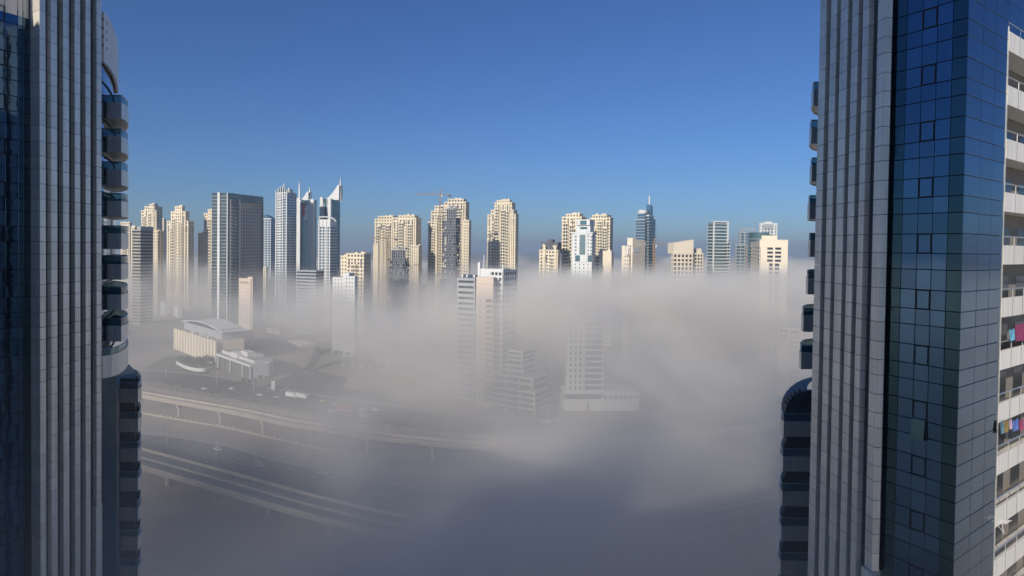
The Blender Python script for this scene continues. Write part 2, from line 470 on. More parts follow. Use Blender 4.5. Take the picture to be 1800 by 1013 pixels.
# --- left cluster
setbacks('pale beige tower with a stepped crown, partly behind the grey white-banded block', 275, 960, 72,
         [(248, 275, 282, 370, 0), (254, 272, None, 363, 0.8, 14), (262, 270, None, 359, 1.5, 8)])
setbacks('slim beige tower peeking out behind the curved balconies of the left foreground tower', 228, 1050, 72, [(212, 228, 231, 391, 0)], seed=4)
setbacks('low-topped beige tower between the grey block and the curved balconies', 237, 1010, 72, [(230, 237, 241, 399, 0)], seed=5)
b = Bld('office_block', 'grey office block with white banded left face in front of the leftmost stepped tower', 247, 760, 72, 'building')
b.add('L', 232, 247, 268, 404, sill=1.9, pier=0, floor=3.9, wall=M_CONC, glass=M_DGLASS, proud=.3)
b.block(0 + 2, 20, 2, 8, 0, b.z(398), floor=1, sill=2, wall=M_GREY, wn='core')
b.done()
setbacks('narrow beige slab between the grey office block and the wide stepped tower', 277, 880, 72, [(269, 277, 288, 406, 0)], seed=7)
setbacks('thin distant beige tower in the gap left of the wide stepped tower', 288, 1100, 72, [(282, 288, 292, 385, 0)], seed=8)
setbacks('wide stepped beige tower with three terraces, left of the tall glass office tower', 325, 880, 74,
         [(293, 331, 341, 389, 0), (300, 326, 333, 372, 1.0), (307, 320, 325, 363, 2.0)], seed=9)
setbacks('beige tower half hidden behind the left edge of the tall glass office tower', 385, 900, 72,
         [(348, 358, 366, 410, 1.0), (358, 380, 390, 375, 0), (365, 376, None, 368, .8, 9)], seed=11)

# --- tall glass and stone office tower
b = Bld('office_tower', 'tallest dark office tower with blue glass left face and brown shaded right face', 400, 700, 72)
x0, x1, y0, y1 = b.shape('L', 372, 400, 462)
zt = b.z(339, 0, 0)
M_OGLASS = mat('smoky_office_glass', (0.10, 0.13, 0.135), 0.15, 0.35, 0.3, 0.1, spec=.8)
G = b.mb('glazing', M_OGLASS)
G.box(0, 14, y0, y1, 0, zt)
fb = b.mb('floor_band', M_GREY, 'stuff')
n = int(zt / 3.8)
for k in range(n): fb.box(-0.25, 14.2, y0 - 0.06, y1 + 0.2, k * zt / n, k * zt / n + 0.5)
ya = b.yloc(387, 0); yb = b.yloc(383, 0)
b.mb('white_fin', M_WHITE).box(-1.0, 0.5, ya, yb, 0, zt + 0.6)
b.mb('white_fin', M_WHITE).box(-0.6, 0.5, y0 - .3, y0 + 0.7, 0, zt)
# shaded stone body to the right
xr = x1
xa = b.xloc(405, 0); xb = b.xloc(416, 0); xc_ = b.xloc(420, 0)
b.mb('dark_reveal', M_DGLASS).box(14, 15.5, y0 + 0.8, y1 - 2, 0, zt - 1)
B2 = b.mb('frame', M_BGLASS)
zr = b.z(339, 14, 0)
b.block(14.1, xr, y0 + 1.2, y1 - 1, 0, zt - 9, floor=3.8, sill=1.9, bay=5.0, pier=2.6, proud=.5, wall=M_BROWN, glass=M_DGLASS, cap=2)
fr = b.mb('top_frame', M_OGLASS)
fr.box(14.0, xr + 1.0, y0 + 0.2, y1 - 0.5, zt - 8.9, zt)
fr.box(xr - 0.2, xr + 1.0, y0 + 0.2, y1 - 0.5, 0, zt - 8.95)
b.mb('stone_fin', M_BEIGE2).box(xa - 1.6, xa - 0.1, y0 - 1.2, y0 + 1.1, 0, b.z(350, xa, 0))
b.mb('stone_fin', M_BEIGE2).box(xc_ - 1.4, xc_ + 0.4, y0 - 1.6, y0 + 1.1, 0, b.z(350, xc_, 0))
gz = b.mb('bay_glazing', M_OGLASS); gz.box(xa, xc_ - 1.5, y0 - 0.4, y0 + 1.1, 0, b.z(362, xb, 0))
for k in range(int(zt / 3.8) - 3):
    fb.box(xa - 0.05, xc_ - 1.45, y0 - 0.6, y0 - 0.3, k * 3.8, k * 3.8 + 0.5)
    b.mb('balcony', M_BEIGE2, 'stuff').box(xa - 0.1, xa + 1.3, y0 - 1.5, y0 - 0.5, k * 3.8 + .2, k * 3.8 + 1.8)
    b.mb('balcony', M_BEIGE2, 'stuff').box(xc_ + 0.4, xc_ + 1.9, y0 - 1.3, y0 + 1.0, k * 3.8 + .2, k * 3.8 + 1.9)
for k in range(6):
    u = xc_ + 3.0 + k * 3.2
    b.mb('upper_fin', M_BEIGE2).box(u, u + 1.2, y0 - 0.2, y0 + 1.3, zt - 16, zt - 9.5)
b.done()

# --- beige pylon slab in front of it
b = Bld('sign_pylon', 'plain pinkish slab with a row of dark emblems, before the dark office tower', 437, 610, 60)
x0, x1, y0, y1, zt = b.add('L', 420, 441, 448, 490, floor=1, sill=2, wall=M_PINK)
em = b.mb('emblem', M_DCONC, 'stuff')
for k in range(5):
    yy = y0 + (y1 - y0) * (0.2 + 0.145 * k); em.box(-0.25, 0.05, yy, yy + 0.7 + 0.3 * (k % 2), zt - 5.2, zt - 3.2)
    em.box(-0.25, 0.05, yy + .2, yy + 1.1, zt - 4.4, zt - 3.9)
b.mb('back_slab', M_PINK).box(x0 + 1, x1 - .5, y0 - 1.6, y0 + 6, 0, zt + 1.5)
js = b.mb('joint', M_DCONC, 'stuff')
for k in range(1, 20): js.box(-0.02, 0.1, y0 + 0.1, y1 - 0.1, zt - k * 3.5 - 3, zt - k * 3.5 - 2.9)
b.done()

# --- blue glass marina towers
def glasst(lbl, pxl, pxc, pxr, ytop, Y, phi, mode='L', m=M_BGLASS, wall=M_WHITE, sill=.8, pier=0.9, bay=6, ledge=0.0, cap=1.5, top=None, floor=3.5, name='apartment_tower'):
    b = Bld(name, lbl, pxc, Y, phi)
    r = b.add(mode, pxl, pxc, pxr, ytop, sill=sill, pier=pier, bay=bay, floor=floor, wall=wall, glass=m, ledge=ledge, cap=cap, proud=.35)
    if top: top(b, *r)
    return b
def top_curve(b, x0, x1, y0, y1, zt):
    pts = [(y0, zt)] + [(y0 + (y1 - y0) * k / 8, zt + 6 * math.sin(math.pi / 2 * k / 8)) for k in range(9)] + [(y1, zt)]
    b.mb('roof', M_TGLASS).prism_x(pts, x0 + .5, x1 - .5)
glasst('low blue glass tower with rounded roof right of the dark office tower', 460, 476, 484, 384, 930, 72, top=top_curve).done()
def top_k(b, x0, x1, y0, y1, zt):
    W = b.mb('crown_fin', M_WHITE)
    for k in range(6):
        u = y0 + (y1 - y0) * k / 5; hh = 9 - abs(k - 2.4) * 2.2
        W.box(x0 - .6, x0 + 1.2, u - .5, u + .5, zt - 8, zt + hh)
    for k in range(5):
        u = x0 + (x1 - x0) * (k + 1) / 5.5
        W.box(u - .5, u + .5, y0 - .6, y0 + 1.2, zt - 6, zt + 5.5 - k * 1.6)
    b.mb('crown_core', M_BGLASS).box(x0 + 2, x1 - 4, y0 + 3, y1 - 3, zt - 1, zt + 5)
    b.mb('mast', M_WHITE).box(x0 + 5, x0 + 6, (y0+y1)/2, (y0+y1)/2 + 1, zt, zt + 12)
    W2 = b.mb('corner_fin', M_WHITE)
    W2.box(x0 - .9, x0 + .3, y0 - .4, y0 + .9, 0, zt - 2); W2.box(x0 - .9, x0 + .3, y1 - .9, y1 + .4, 0, zt)
    W2.box(x0 - .9, x0 + .3, y0 + (y1-y0)*.32, y0 + (y1-y0)*.32 + 1.2, 0, zt)
    for k in range(int(zt / 3.5)): b.mb('balcony', M_WHITE, 'stuff').box(x0 - 1.6, x0 + .2, y0 + (y1-y0)*.45, y1 - 2, k * 3.5 + .4, k * 3.5 + 1.5)
glasst('slender blue and white banded tower with a comb-like crown', 485, 504, 521, 338, 820, 72, sill=.9, top=top_k, ledge=.1).done()

def sail_tower(lbl, pxl, pxc, pxr, ytop, Y, phi, spire_px, spire_y, poster, mast_px=None):
    b = Bld('sail_tower', lbl, pxc, Y, phi)
    x0, x1, y0, y1, zt = b.add('L', pxl, pxc, pxr, ytop, sill=0, pier=0, floor=3.5, wall=M_TGLASS, glass=M_TGLASS, cap=.5)
    n = int(zt / 3.5)
    w_ = y1 - y0
    S = b.mb('balcony', M_WHITE, 'stuff')
    for k in range(n - 1):
        S.box(x0 - 1.3, x0 + 2, y0 - 1.0, y0 + w_ * .26, k * 3.5, k * 3.5 + 1.9)
        S.box(x0 - 1.3, x0 + 2, y1 - w_ * .26, y1 + 1.0, k * 3.5, k * 3.5 + 1.9)
    W = b.mb('wall', M_WHITE)
    W.box(x0 - 1.0, x0 + 1.8, y0 - .4, y0 + w_ * .24, 0, zt + 1); W.box(x0 - 1.0, x0 + 1.8, y1 - w_ * .24, y1 + .4, 0, zt + 3)
    W.box(x0 - 1.8, x0 + 1, y0 + w_ * .26, y0 + w_ * .31, 0, zt); W.box(x0 - 1.8, x0 + 1, y1 - w_ * .31, y1 - w_ * .26, 0, zt)
    for k in range(n): b.mb('floor_band', M_GREY, 'stuff').box(x0 + .1, x1 + .15, y0 - .15, y1 + .15, k * 3.5, k * 3.5 + .5)
    # sail-shaped crown rising towards the spire
    ys = b.yloc(spire_px, 8); zs = b.z(spire_y, 8, ys)
    far_ = y1 if abs(ys - y0) < abs(ys - y1) else y0
    sgn = 1 if far_ > ys else -1
    H = zs - zt
    W2 = b.mb('crown', M_WHITE)
    pts = [(ys - sgn * .8, zt - 1), (ys - sgn * .8, zt + H * .62)]
    span = abs(far_ - ys)
    for k in range(0, 9):
        t = k / 8; pts.append((ys + sgn * (1.5 + (span - 1.5) * t), zt + H * .62 * (1 - t) ** 1.7))
    pts.append((far_, zt - 1))
    W2.prism_x(pts, 6.0, 7.2); W2.prism_x(pts, 12.5, 13.7)
    pts2 = [(p[0], p[1] - 2.5 if i > 1 else p[1]) for i, p in enumerate(pts[:-1])] + [(far_, zt - 2)]
    pts2[0] = (ys, zt - 2); pts2[1] = (ys, zt + H * .55)
    b.mb('crown_glass', M_TGLASS).prism_x(pts2, 7.3, 12.4)
    sp = b.mb('spire', M_WHITE)
    sp.prism_x([(ys - sgn * 2.2, zt - 3), (ys + sgn * 1.2, zt - 3), (ys + sgn * 1.0, zt + H * .55), (ys - sgn * .4, zs), (ys - sgn * 1.4, zt + H * .6)], 9.2, 10.6)
    if mast_px:
        u_ = b.yloc(mast_px, 5); b.mb('mast', M_WHITE).prism_x([(u_ - 1.6, zt - 4), (u_ + 1.6, zt - 4), (u_ + .9, b.z(330)), (u_, b.z(316)), (u_ - .9, b.z(330))], 4, 5.4)
    if poster:
        pa, pb, za, zb = poster
        ya_, yb_ = b.yloc(pb, x0 - .2), b.yloc(pa, x0 - .2); Z1 = b.z(za); Z0 = b.z(zb)
        P = bpy.data.meshes.new('banner')
        # flat print: red flag corner, pale robe and headscarf, dark background, all plain colour fields
        cols = [mat('banner_blue', (0.16, 0.26, 0.34), .6, var=.05), mat('banner_white', (0.7, 0.68, 0.66), .6, var=.05), mat('banner_red', (0.5, 0.06, 0.07), .6, var=.05), mat('banner_skin', (0.5, 0.28, 0.2), .6, var=.05)]
        vv, ff, mi = [], [], []
        def poly(pp, m_, dx):
            n0 = len(vv)
            for (u, v) in pp: vv.append((x0 - .25 - dx, ya_ + (1 - u) * (yb_ - ya_) * 1.0, Z0 + v * (Z1 - Z0)))
            ff.append(tuple(range(n0, n0 + len(pp)))); mi.append(m_)
        poly([(0, 0), (1, 0), (1, 1), (0, 1)], 0, 0)
        poly([(0, .15), (.35, .45), (.3, 1), (0, 1)], 2, .03)
        poly([(.1, 0), (.98, 0), (.9, .28), (.62, .42), (.3, .38), (.15, .2)], 1, .06)
        poly([(.3, .36), (.7, .36), (.78, .7), (.62, .85), (.38, .85), (.24, .66)], 1, .08)
        poly([(.46, .40), (.7, .42), (.72, .66), (.62, .74), (.48, .7)], 3, .10)
        P.from_pydata(vv, [], ff)
        for c_ in cols: P.materials.append(c_)
        for p_, i_ in zip(P.polygons, mi): p_.material_index = i_
        bo = bpy.data.objects.new('banner', P); col.objects.link(bo); bo.parent = b.root; bo['label'] = 'large printed banner of a pale figure on blue and red'
    b.done()
sail_tower('white sail-crowned tower with a large banner high on its glass front', 520, 551, 557, 352, 860, 72, 542, 328, (531, 549, 357, 387), 526)
sail_tower('rightmost sail-crowned tower with the tallest spire leaning over its right edge', 563, 581, 598, 350, 880, 66, 596, 310, (565, 571, 357, 383))
def top_n(b, x0, x1, y0, y1, zt):
    pts = [(y1, zt), (y1, zt + 3)] + [(y1 - (y1 - y0) * .6 - (y1 - y0) * .9 * math.sin(a), zt - 3 + 6 * math.cos(a)) for a in [k * math.pi / 16 for k in range(9)]]
    W = b.mb('arched_fin', M_WHITE)
    for i in range(len(pts) - 1): W.bar((x0, pts[i][0], pts[i][1]), (x0, pts[i+1][0], pts[i+1][1]), .6)
    W2 = b.mb('grid_post', M_WHITE)
    for t in (0, .35, .7, 1): W2.box(x0 - .8, x0 + .5, y0 + (y1-y0)*t - .6, y0 + (y1-y0)*t + .6, 0, zt - 1)
glasst('white gridded balcony tower with an arched fin standing before the rightmost sail tower', 561, 580, 592, 386, 760, 72, sill=1.1, pier=.8, bay=4, ledge=.9, top=top_n, cap=9, m=M_BGLASS).done()
b = glasst('flat dark block low in the fog between the two sail-crowned towers', 521, 556, 570, 476, 700, 72, wall=M_GREY, m=M_DGLASS, sill=1.8, pier=0); b.done()
setbacks('brownish tower with a lit narrow left side, left of the twin-crowned beige tower', 612, 720, 70,
         [(599, 611, 622, 450, 0), (609, 640, 645, 446, 3, 14)], wall=M_BEIGE, seed=21)
b = Bld('apartment_block', 'pale white block with two flat tops rising just out of the fog', 624, 560, 70, 'building')
b.add('L', 585, 606, 612, 488, floor=3.4, sill=2.0, bay=5, pier=2.8, wall=M_WHITE)
b.add('L', 605, 624, 629, 486, d=3, floor=3.4, sill=1.9, bay=4, pier=2.4, wall=M_WHITE)
b.add('L', 603, 614, 618, 480, d=-2, D=8, floor=1, sill=2, wall=M_WHITE, wn='stair_core')
b.done()

# --- twin crowned beige tower with dark unfinished block before it
setbacks('broad twin-crowned beige tower left of the crane, with an unfinished dark block before it', 730, 880, 74,
         [(658, 690, 700, 385, 1.0), (664, 690, None, 380, .4, 14), (690, 731, 740, 383, 0), (700, 728, 735, 379, .8), (656, 664, 668, 430, 2.2), (722, 736, 742, 432, 2.0)], seed=31)
def unfinished(lbl, pxl, pxc, pxr, ytop, Y, phi, wings=()):
    b = Bld('unfinished_building', lbl, pxc, Y, phi, 'building')
    x0, x1, y0, y1 = b.shape('L', pxl, pxc, pxr)
    zt = b.z(ytop)
    b.mb('core', M_DCONC).box(x0 + 4, x1 - 4, y0 + 4, y1 - 4, 0, zt - 2)
    n = int(zt / 3.5)
    S = b.mb('floor_slab', M_GREY, 'stuff'); C = b.mb('column', M_GREY, 'stuff'); N = b.mb('netting', M_DCONC, 'stuff')
    rr = random.Random(5)
    for k in range(1, n + 1):
        S.box(x0, x1, y0, y1, k * 3.5 - .3, k * 3.5)
        if k < n - 3:
            for q in range(7):
                if rr.random() < .72:
                    a = y0 + (y1 - y0) * q / 7; N.box(x0 + .5, x0 + .8, a, a + (y1 - y0) / 7 - .3, k * 3.5, k * 3.5 + 3.1)
                if rr.random() < .72:
                    a = x0 + (x1 - x0) * q / 7; N.box(a, a + (x1-x0)/7 - .3, y0 + .5, y0 + .8, k * 3.5, k * 3.5 + 3.1)
    for q in range(8):
        a = y0 + .5 + (y1 - y0 - 1) * q / 7; C.box(x0 + .9, x0 + 1.6, a - .35, a + .35, 0, zt + rr.uniform(-1, 2.5))
    b.plant(x0, x1, y0, y1, zt, 5, 4, 3, m=M_GREY)
    b.done()
unfinished('dark unfinished block wrapped in netting before the twin-crowned beige tower', 681, 712, 720, 438, 800, 74)
setbacks('tall beige tower with dark unfinished block before it and a crane beside its crown', 818, 900, 74,
         [(752, 768, 775, 390, 2.5), (757, 790, None, 371, 1.2, 14), (763, 790, None, 362, .4, 16), (780, 818, 824, 355, 0), (786, 814, None, 350, .8, 12), (814, 824, 828, 388, 1.8)], seed=41)
unfinished('tall dark unfinished block standing before the beige tower with the crane', 777, 801, 809, 366, 790, 74)

def crane(lbl, px, pyb, pyt, Y, jib_l, jib_r, pyj):
    base = at(px, 435, Y); z1 = at(px, pyt, Y).z; zb = at(px, pyb, Y).z; zj = at(px, pyj, Y).z
    root = empty('tower_crane', (base.x, base.y, 0)); tag(root, lbl, 'crane')
    m = MB(); s_ = 1.0
    for sx in (-s_, s_):
        for sy in (-s_, s_): m.bar((sx, sy, 0), (sx, sy, zj), .16)
    k = 0; z = max(0, zb - 20)
    while z < zj - 2:
        m.bar((-s_, -s_, z), (s_, -s_, z + 2), .1); m.bar((-s_, s_, z + 2), (s_, s_, z), .1); m.bar((-s_, -s_, z), (-s_, s_, z + 2), .1); z += 2
    m.obj('mast', M_STEEL, root)
    j = MB(); xl = X_(jib_l, Y) - base.x; xr = X_(jib_r, Y) - base.x
    for sy in (-.7, .7): j.bar((xl, sy, zj), (xr, sy, zj + .2), .16)
    j.bar((xl, 0, zj + 1.3), (xr * .2, 0, zj + 1.8), .16)
    u = xl
    while u < xr: j.bar((u, -.7, zj), (u + 1.4, 0, zj + 1.4), .09); j.bar((u + 1.4, 0, zj + 1.4), (u + 2.8, .7, zj), .09); u += 2.8
    j.obj('jib', M_STEEL, root)
    a = MB(); a.bar((0, 0, zj), (0, 0, z1 + 3), .3); a.bar((0, 0, z1 + 3), (xl * .6, 0, zj + 1.4), .08); a.bar((0, 0, z1 + 3), (xr * .8, 0, zj + .5), .08)
    a.obj('apex', M_STEEL, root)
    c = MB(); c.box(xr - 4.5, xr - .5, -1, 1, zj - 2.2, zj + .4); c.obj('counterweight', M_DCONC, root)
    cb = MB(); cb.box(.9, 2.6, -1, 1, zj - 2.4, zj - .1); cb.obj('cab', M_WHITE, root)
crane('orange tower crane standing over the unfinished block, long jib pointing left', 773, 362, 337, 790, 732, 793, 343)
crane('faint brown tower crane on the unfinished block before the twin-crowned tower', 682, 470, 414, 800, 650, 700, 420)
crane('thin crane arm low over the fog left of the curved-top beige block', 1150, 470, 424, 700, 1145, 1183, 431)

setbacks('symmetrical beige tower with arched crown standing alone right of the crane', 906, 880, 70,
         [(856, 906, 911, 377, 0), (862, 902, None, 369, .6, 16), (868, 899, None, 356, 1.2, 14), (872, 895, None, 352, 1.8, 9)], seed=51)
b = jbr('low beige block with a dark roof storey left of the white and teal tower', 982, 800, 66,
        [(948, 981, 985, 440, 0), (954, 959, None, 432, 1.2, 6), (973, 978, None, 434, 1.2, 6)], seed=52)
yy0, yy1 = b.yloc(982, 2), b.yloc(950, 2)
b.mb('roof_storey', M_DCONC).box(2, 16, yy0 + 1, yy1 - 1, b.z(445), b.z(426)); b.mb('roof_storey', M_DCONC).box(4, 12, yy0 + 9, yy1 - 9, b.z(427), b.z(421))
b.done()
setbacks('beige tower behind the left shoulder of the white and teal tower', 1022, 830, 64,
         [(987, 1022, 1030, 381, 0), (994, 1018, None, 376, .6, 14)], seed=53, bay=5.2, pier=2.4)
setbacks('beige tower with rounded top and paired windows right of the white and teal tower', 1072, 840, 60,
         [(1036, 1072, 1077, 383, 0), (1040, 1066, None, 378, .6, 16)], seed=54, bay=4.4)

# --- white tower with teal glass centre
b = Bld('apartment_tower', 'white tower with stepped head and tall teal glass centre strip, middle of the skyline', 1041, 620, 66)
x0, x1, y0, y1, zt = b.add('L', 1005, 1041, 1046, 409, floor=3.5, sill=2.0, bay=6.0, pier=3.6, wall=M_WHITE, glass=M_TGLASS, cap=3)
yy = lambda p, x=0: b.yloc(p, x)
b.mb('centre_panel', M_WHITE).box(-.6, 2, yy(1032), yy(1014), b.z(462), b.z(406))
b.mb('centre_glass', M_TGLASS).box(-1.0, 1.5, yy(1029), yy(1019), b.z(448), b.z(413))
b.mb('centre_glass', M_TGLASS).box(-1.0, 1.5, yy(1043) + .5, yy(1034), b.z(460), b.z(449)); b.mb('centre_glass', M_TGLASS).box(-1.0, 1.5, yy(1020), yy(1012) , b.z(460), b.z(449.5))
H = b.mb('head', M_WHITE)
H.box(1, 14, yy(1037, 1), yy(1012, 1), zt - .5, b.z(396)); H.box(-1, 13, yy(1036, -1), yy(1013, -1), b.z(395.9), b.z(386))
b.mb('head_glass', M_TGLASS).box(-1.5, 0, yy(1031), yy(1020), b.z(395), b.z(388)); b.mb('head_glass', M_DGLASS).box(.5, 2, yy(1031), yy(1019), b.z(403), b.z(399))
for pp in (1010, 1038):
    for k in range(6): b.mb('balcony', M_GREY, 'stuff').box(-1.6, .2, yy(pp + 3), yy(pp), b.z(447 - k * 6), b.z(447 - k * 6) + 1.2)
b.mb('head', M_WHITE).box(-.8, 15, y0 - .6, y1 + .6, zt - 1, zt + .4)
js = b.mb('mullion', M_WHITE, 'stuff')
for k in range(18): js.box(-1.08, -.9, yy(1029), yy(1019), b.z(447) + k * 1.1, b.z(447) + k * 1.1 + .12)
b.done()
b = Bld('apartment_block', 'plain peach block low beside the white and teal tower', 1074, 640, 62, 'building')
b.add('L', 1053, 1075, 1078, 441, floor=1, sill=2, wall=M_BEIGE2, wn='upper_wall', z0=60)
b.add('L', 1045, 1076, 1079, 450, d=-1, floor=3.5, sill=1.8, bay=6, wall=M_BEIGE2)
b.plant(1, 14, 1, 14, b.z(441), 3, 5, 4, m=M_BEIGE2); b.done()

# --- dark blue tower with spire
b = Bld('spired_tower', 'dark blue glass tower with a tall white mast and curved shoulders', 1133, 760, 55)
b.add('L', 1116, 1133, 1152, 385, sill=.7, pier=0, wall=M_GREY, glass=M_BGLASS, ledge=.6)
b.add('L', 1119, 1133, 1143, 374, d=-1, sill=.5, pier=0, wall=M_GREY, glass=M_BGLASS)
b.add('L', 1130, 1140, 1150, 378, d=-6, D=16, sill=.9, pier=0, wall=M_WHITE, glass=M_TGLASS, ledge=.9)
zc = b.z(372)
n = 20; cyl = [(7 + 5.5 * math.cos(2*math.pi*k/n), 6 + 5.5 * math.sin(2*math.pi*k/n)) for k in range(n)]
b.mb('disc_roof', M_WHITE).prism(cyl, b.z(374), b.z(369))
u = b.xloc(1142, 2)
b.mb('mast_base', M_BGLASS).prism([(u - 3, 0), (u + 3, 0), (u + 3, 6), (u - 3, 6)], b.z(390), [b.z(358), b.z(361), b.z(361), b.z(358)])
b.mb('mast', M_WHITE).prism([(u - 1 + .9*math.cos(k), 3 + .9*math.sin(k)) for k in range(6)], b.z(362), b.z(342))
b.done()
b = Bld('hotel_block', 'sand-coloured block with a white sign panel in front of the spired tower', 1136, 600, 45, 'building')
b.add('R', 1096, 1106, 1138, 447, floor=3.5, sill=1.8, bay=4, pier=1.6, wall=M_BEIGE2)
b.add('R', 1110, 1112, 1134, 432, d=1.5, D=12, floor=1, sill=2, wall=M_BEIGE2, wn='upper_wall', z0=60)
pts = [(b.xloc(1112, 3), 3), (b.xloc(1135, 3), 3), (b.xloc(1135, 3), 9), (b.xloc(1112, 3), 9)]
b.mb('curved_roof', M_BEIGE2).prism(pts, b.z(434), [b.z(419), b.z(425), b.z(425), b.z(419)])
xs0, xs1 = b.xloc(1113, -1.6), b.xloc(1123, -1.6)
b.mb('sign_panel', M_WHITE).box(xs0, xs1, -1.8, -1.4, b.z(444), b.z(436))
fr = b.mb('roof_frame', M_WHITE, 'stuff')
for k in range(5):
    xx = b.xloc(1097 + 3 * k, 1); fr.box(xx, xx + .4, 0, .4, b.z(448), b.z(432))
fr.box(b.xloc(1097, 1), b.xloc(1112, 1), 0, .4, b.z(433), b.z(432))
b.done()

# --- right-hand group
b = jbr('beige block with a sloping blank head above a grid of windows', 1183, 640, 8,
        [(1180, 1183, 1219, 445, 0)], mode='R', bay=4.2, pier=1.7, sill=1.5, wall=M_BEIGE2, seed=61)
xa, xb = b.xloc(1184, .6), b.xloc(1219, .6)
b.mb('sloping_head', M_BEIGE2).prism([(xa, .6), (xb, .6), (xb, 16), (xa, 16)], b.z(446), [b.z(427), b.z(421), b.z(421), b.z(427)])
b.add('R', 1219, 1220, 1237, 445, d=-5, D=14, floor=3.5, sill=1.3, bay=4, pier=1.2, wall=M_BEIGE2)
b.add('R', 1224, 1226, 1233, 437, d=-7, D=9, floor=1, sill=2, wall=M_BEIGE2, wn='core')
b.done()
b = Bld('apartment_tower', 'tall glass tower with white slab edges and a white frame round its top', 1254, 700, 12)
x0, x1, y0, y1, zt = b.add('R', 1243, 1254, 1278, 393, sill=.9, pier=0, wall=M_WHITE, glass=M_TGLASS, ledge=.5, cap=.6)
fr = b.mb('portal_frame', M_WHITE)
fr.box(x0 - .8, x0 + .6, -1.2, .2, 0, b.z(389)); fr.box(x1 - .2, x1 + 1.0, -1.2, .2, zt - 22, b.z(389)); fr.box(x0 - .8, x1 + 1.0, -1.25, 1, b.z(390.5), b.z(389) + .3)
b.mb('head', M_TGLASS).box(x0 + 1, x1 - 1, 1, 14, zt, b.z(391))
b.add('R', 1276, 1277, 1283, 420, d=-3, D=12, sill=1.2, pier=0, wall=M_WHITE, glass=M_TGLASS, ledge=.4, wn='side_wall')
b.mb('stair_core', M_BEIGE2).box(b.xloc(1277, 0), b.xloc(1282, 0), 3, 9, zt - 40, b.z(410))
b.done()
b = Bld('office_tower', 'bluish grey tower with open roof frame behind the wide beige block', 1300, 820, 5)
x0, x1, y0, y1, zt = b.add('R', 1298, 1300, 1326, 408, sill=1.0, pier=1.6, bay=7, wall=M_GREY, glass=M_BGLASS)
for q in range(5): b.mb('roof_frame', M_GREY).box(x0 + q * (x1-x0-1) / 4, x0 + q * (x1-x0-1) / 4 + 1, y0, y0 + 1, zt - 1, b.z(402))
b.mb('roof_frame', M_GREY).box(x0, x1, y0, y0 + 1.5, b.z(403), b.z(401))
b.done()
b = Bld('apartment_tower', 'white tower with blue grid windows rising behind the wide beige block', 1336, 760, 4)
x0, x1, y0, y1, zt = b.add('R', 1333, 1336, 1366, 392, sill=1.4, pier=1.6, bay=4.2, wall=M_WHITE, glass=M_TGLASS, cap=3)
b.mb('screen', M_GREY).box(x0 + 4, x1 - 5, y0 - .3, y0 + .5, b.z(402), b.z(394)); b.mb('head', M_WHITE).box(x0 + 8, x1 - 6, 2, 12, zt - .5, b.z(389.5))
fr = b.mb('corner_fin', M_WHITE); fr.box(x0 - .4, x0 + 2, -.7, .5, 0, zt); fr.box(x1 - 5, x1 - 3.2, -.7, .5, 0, zt)
b.done()
b = Bld('office_block', 'teal glass drum with a sloping roof just behind the wide beige block', 1330, 700, 8, 'building')
n = 24; rr = 14
cx_, cy_ = b.xloc(1338, 12), 12
ring = [(cx_ + rr*math.cos(2*math.pi*k/n), cy_ + rr*math.sin(2*math.pi*k/n)) for k in range(n)]
b.mb('drum', M_TGLASS).prism(ring, 0, [b.z(411) + (-1.6 if p[0] > cx_ else 1.6) for p in ring])
for k in range(8): b.mb('floor_band', M_GREY, 'stuff').prism([(cx_ + (p[0]-cx_)*1.01, cy_ + (p[1]-cy_)*1.01) for p in ring], b.z(411) - 6 - k*4, b.z(411) - 5.5 - k*4)
b.done()
b = Bld('office_block', 'wide cream block with deep slot windows and a shaded gridded left side', 1337, 560, -18, 'building')
x0, x1, y0, y1 = b.shape('R', 1308, 1337, 1385)
zt = b.z(423)
b.mb('wall', M_BEIGE2).box(x0 + .01, x1, .7, y1, 0, zt)
# right, sunlit front: solid cladding with slot windows between pieces
Wf = b.mb('front_wall', M_BEIGE2)
def fz(py): return b.z(py)
fw = x1 - x0
rows = [(435, 439), (442, 446), (449, 453), (456, 460)] + [(463 + 7 * k, 468 + 7 * k) for k in range(25)]
cur = zt
G = b.mb('glazing', M_DGLASS, 'stuff'); Mu = b.mb('mullion', M_WHITE, 'stuff')
for i, (pa, pb) in enumerate(rows):
    a, c = fz(pa), fz(pb)
    if c < 2: break
    Wf.box(x0, x1, 0, .7, a, cur); cur = c
    ins = .25 if i < 4 else .33
    u = [x0, x0 + fw * (ins), x0 + fw * .46, x0 + fw * .54, x0 + fw * (.76 if i < 4 else .70), x1]
    Wf.box(u[0], u[1], .002, .7, c, a); Wf.box(u[2], u[3], .002, .7, c, a); Wf.box(u[4], u[5], .002, .7, c, a)
    G.box(u[1] - .1, u[2] + .1, .5, .75, c - .1, a + .1); G.box(u[3] - .1, u[4] + .1, .5, .75, c - .1, a + .1)
Wf.box(x0, x1, 0, .7, 0, cur)
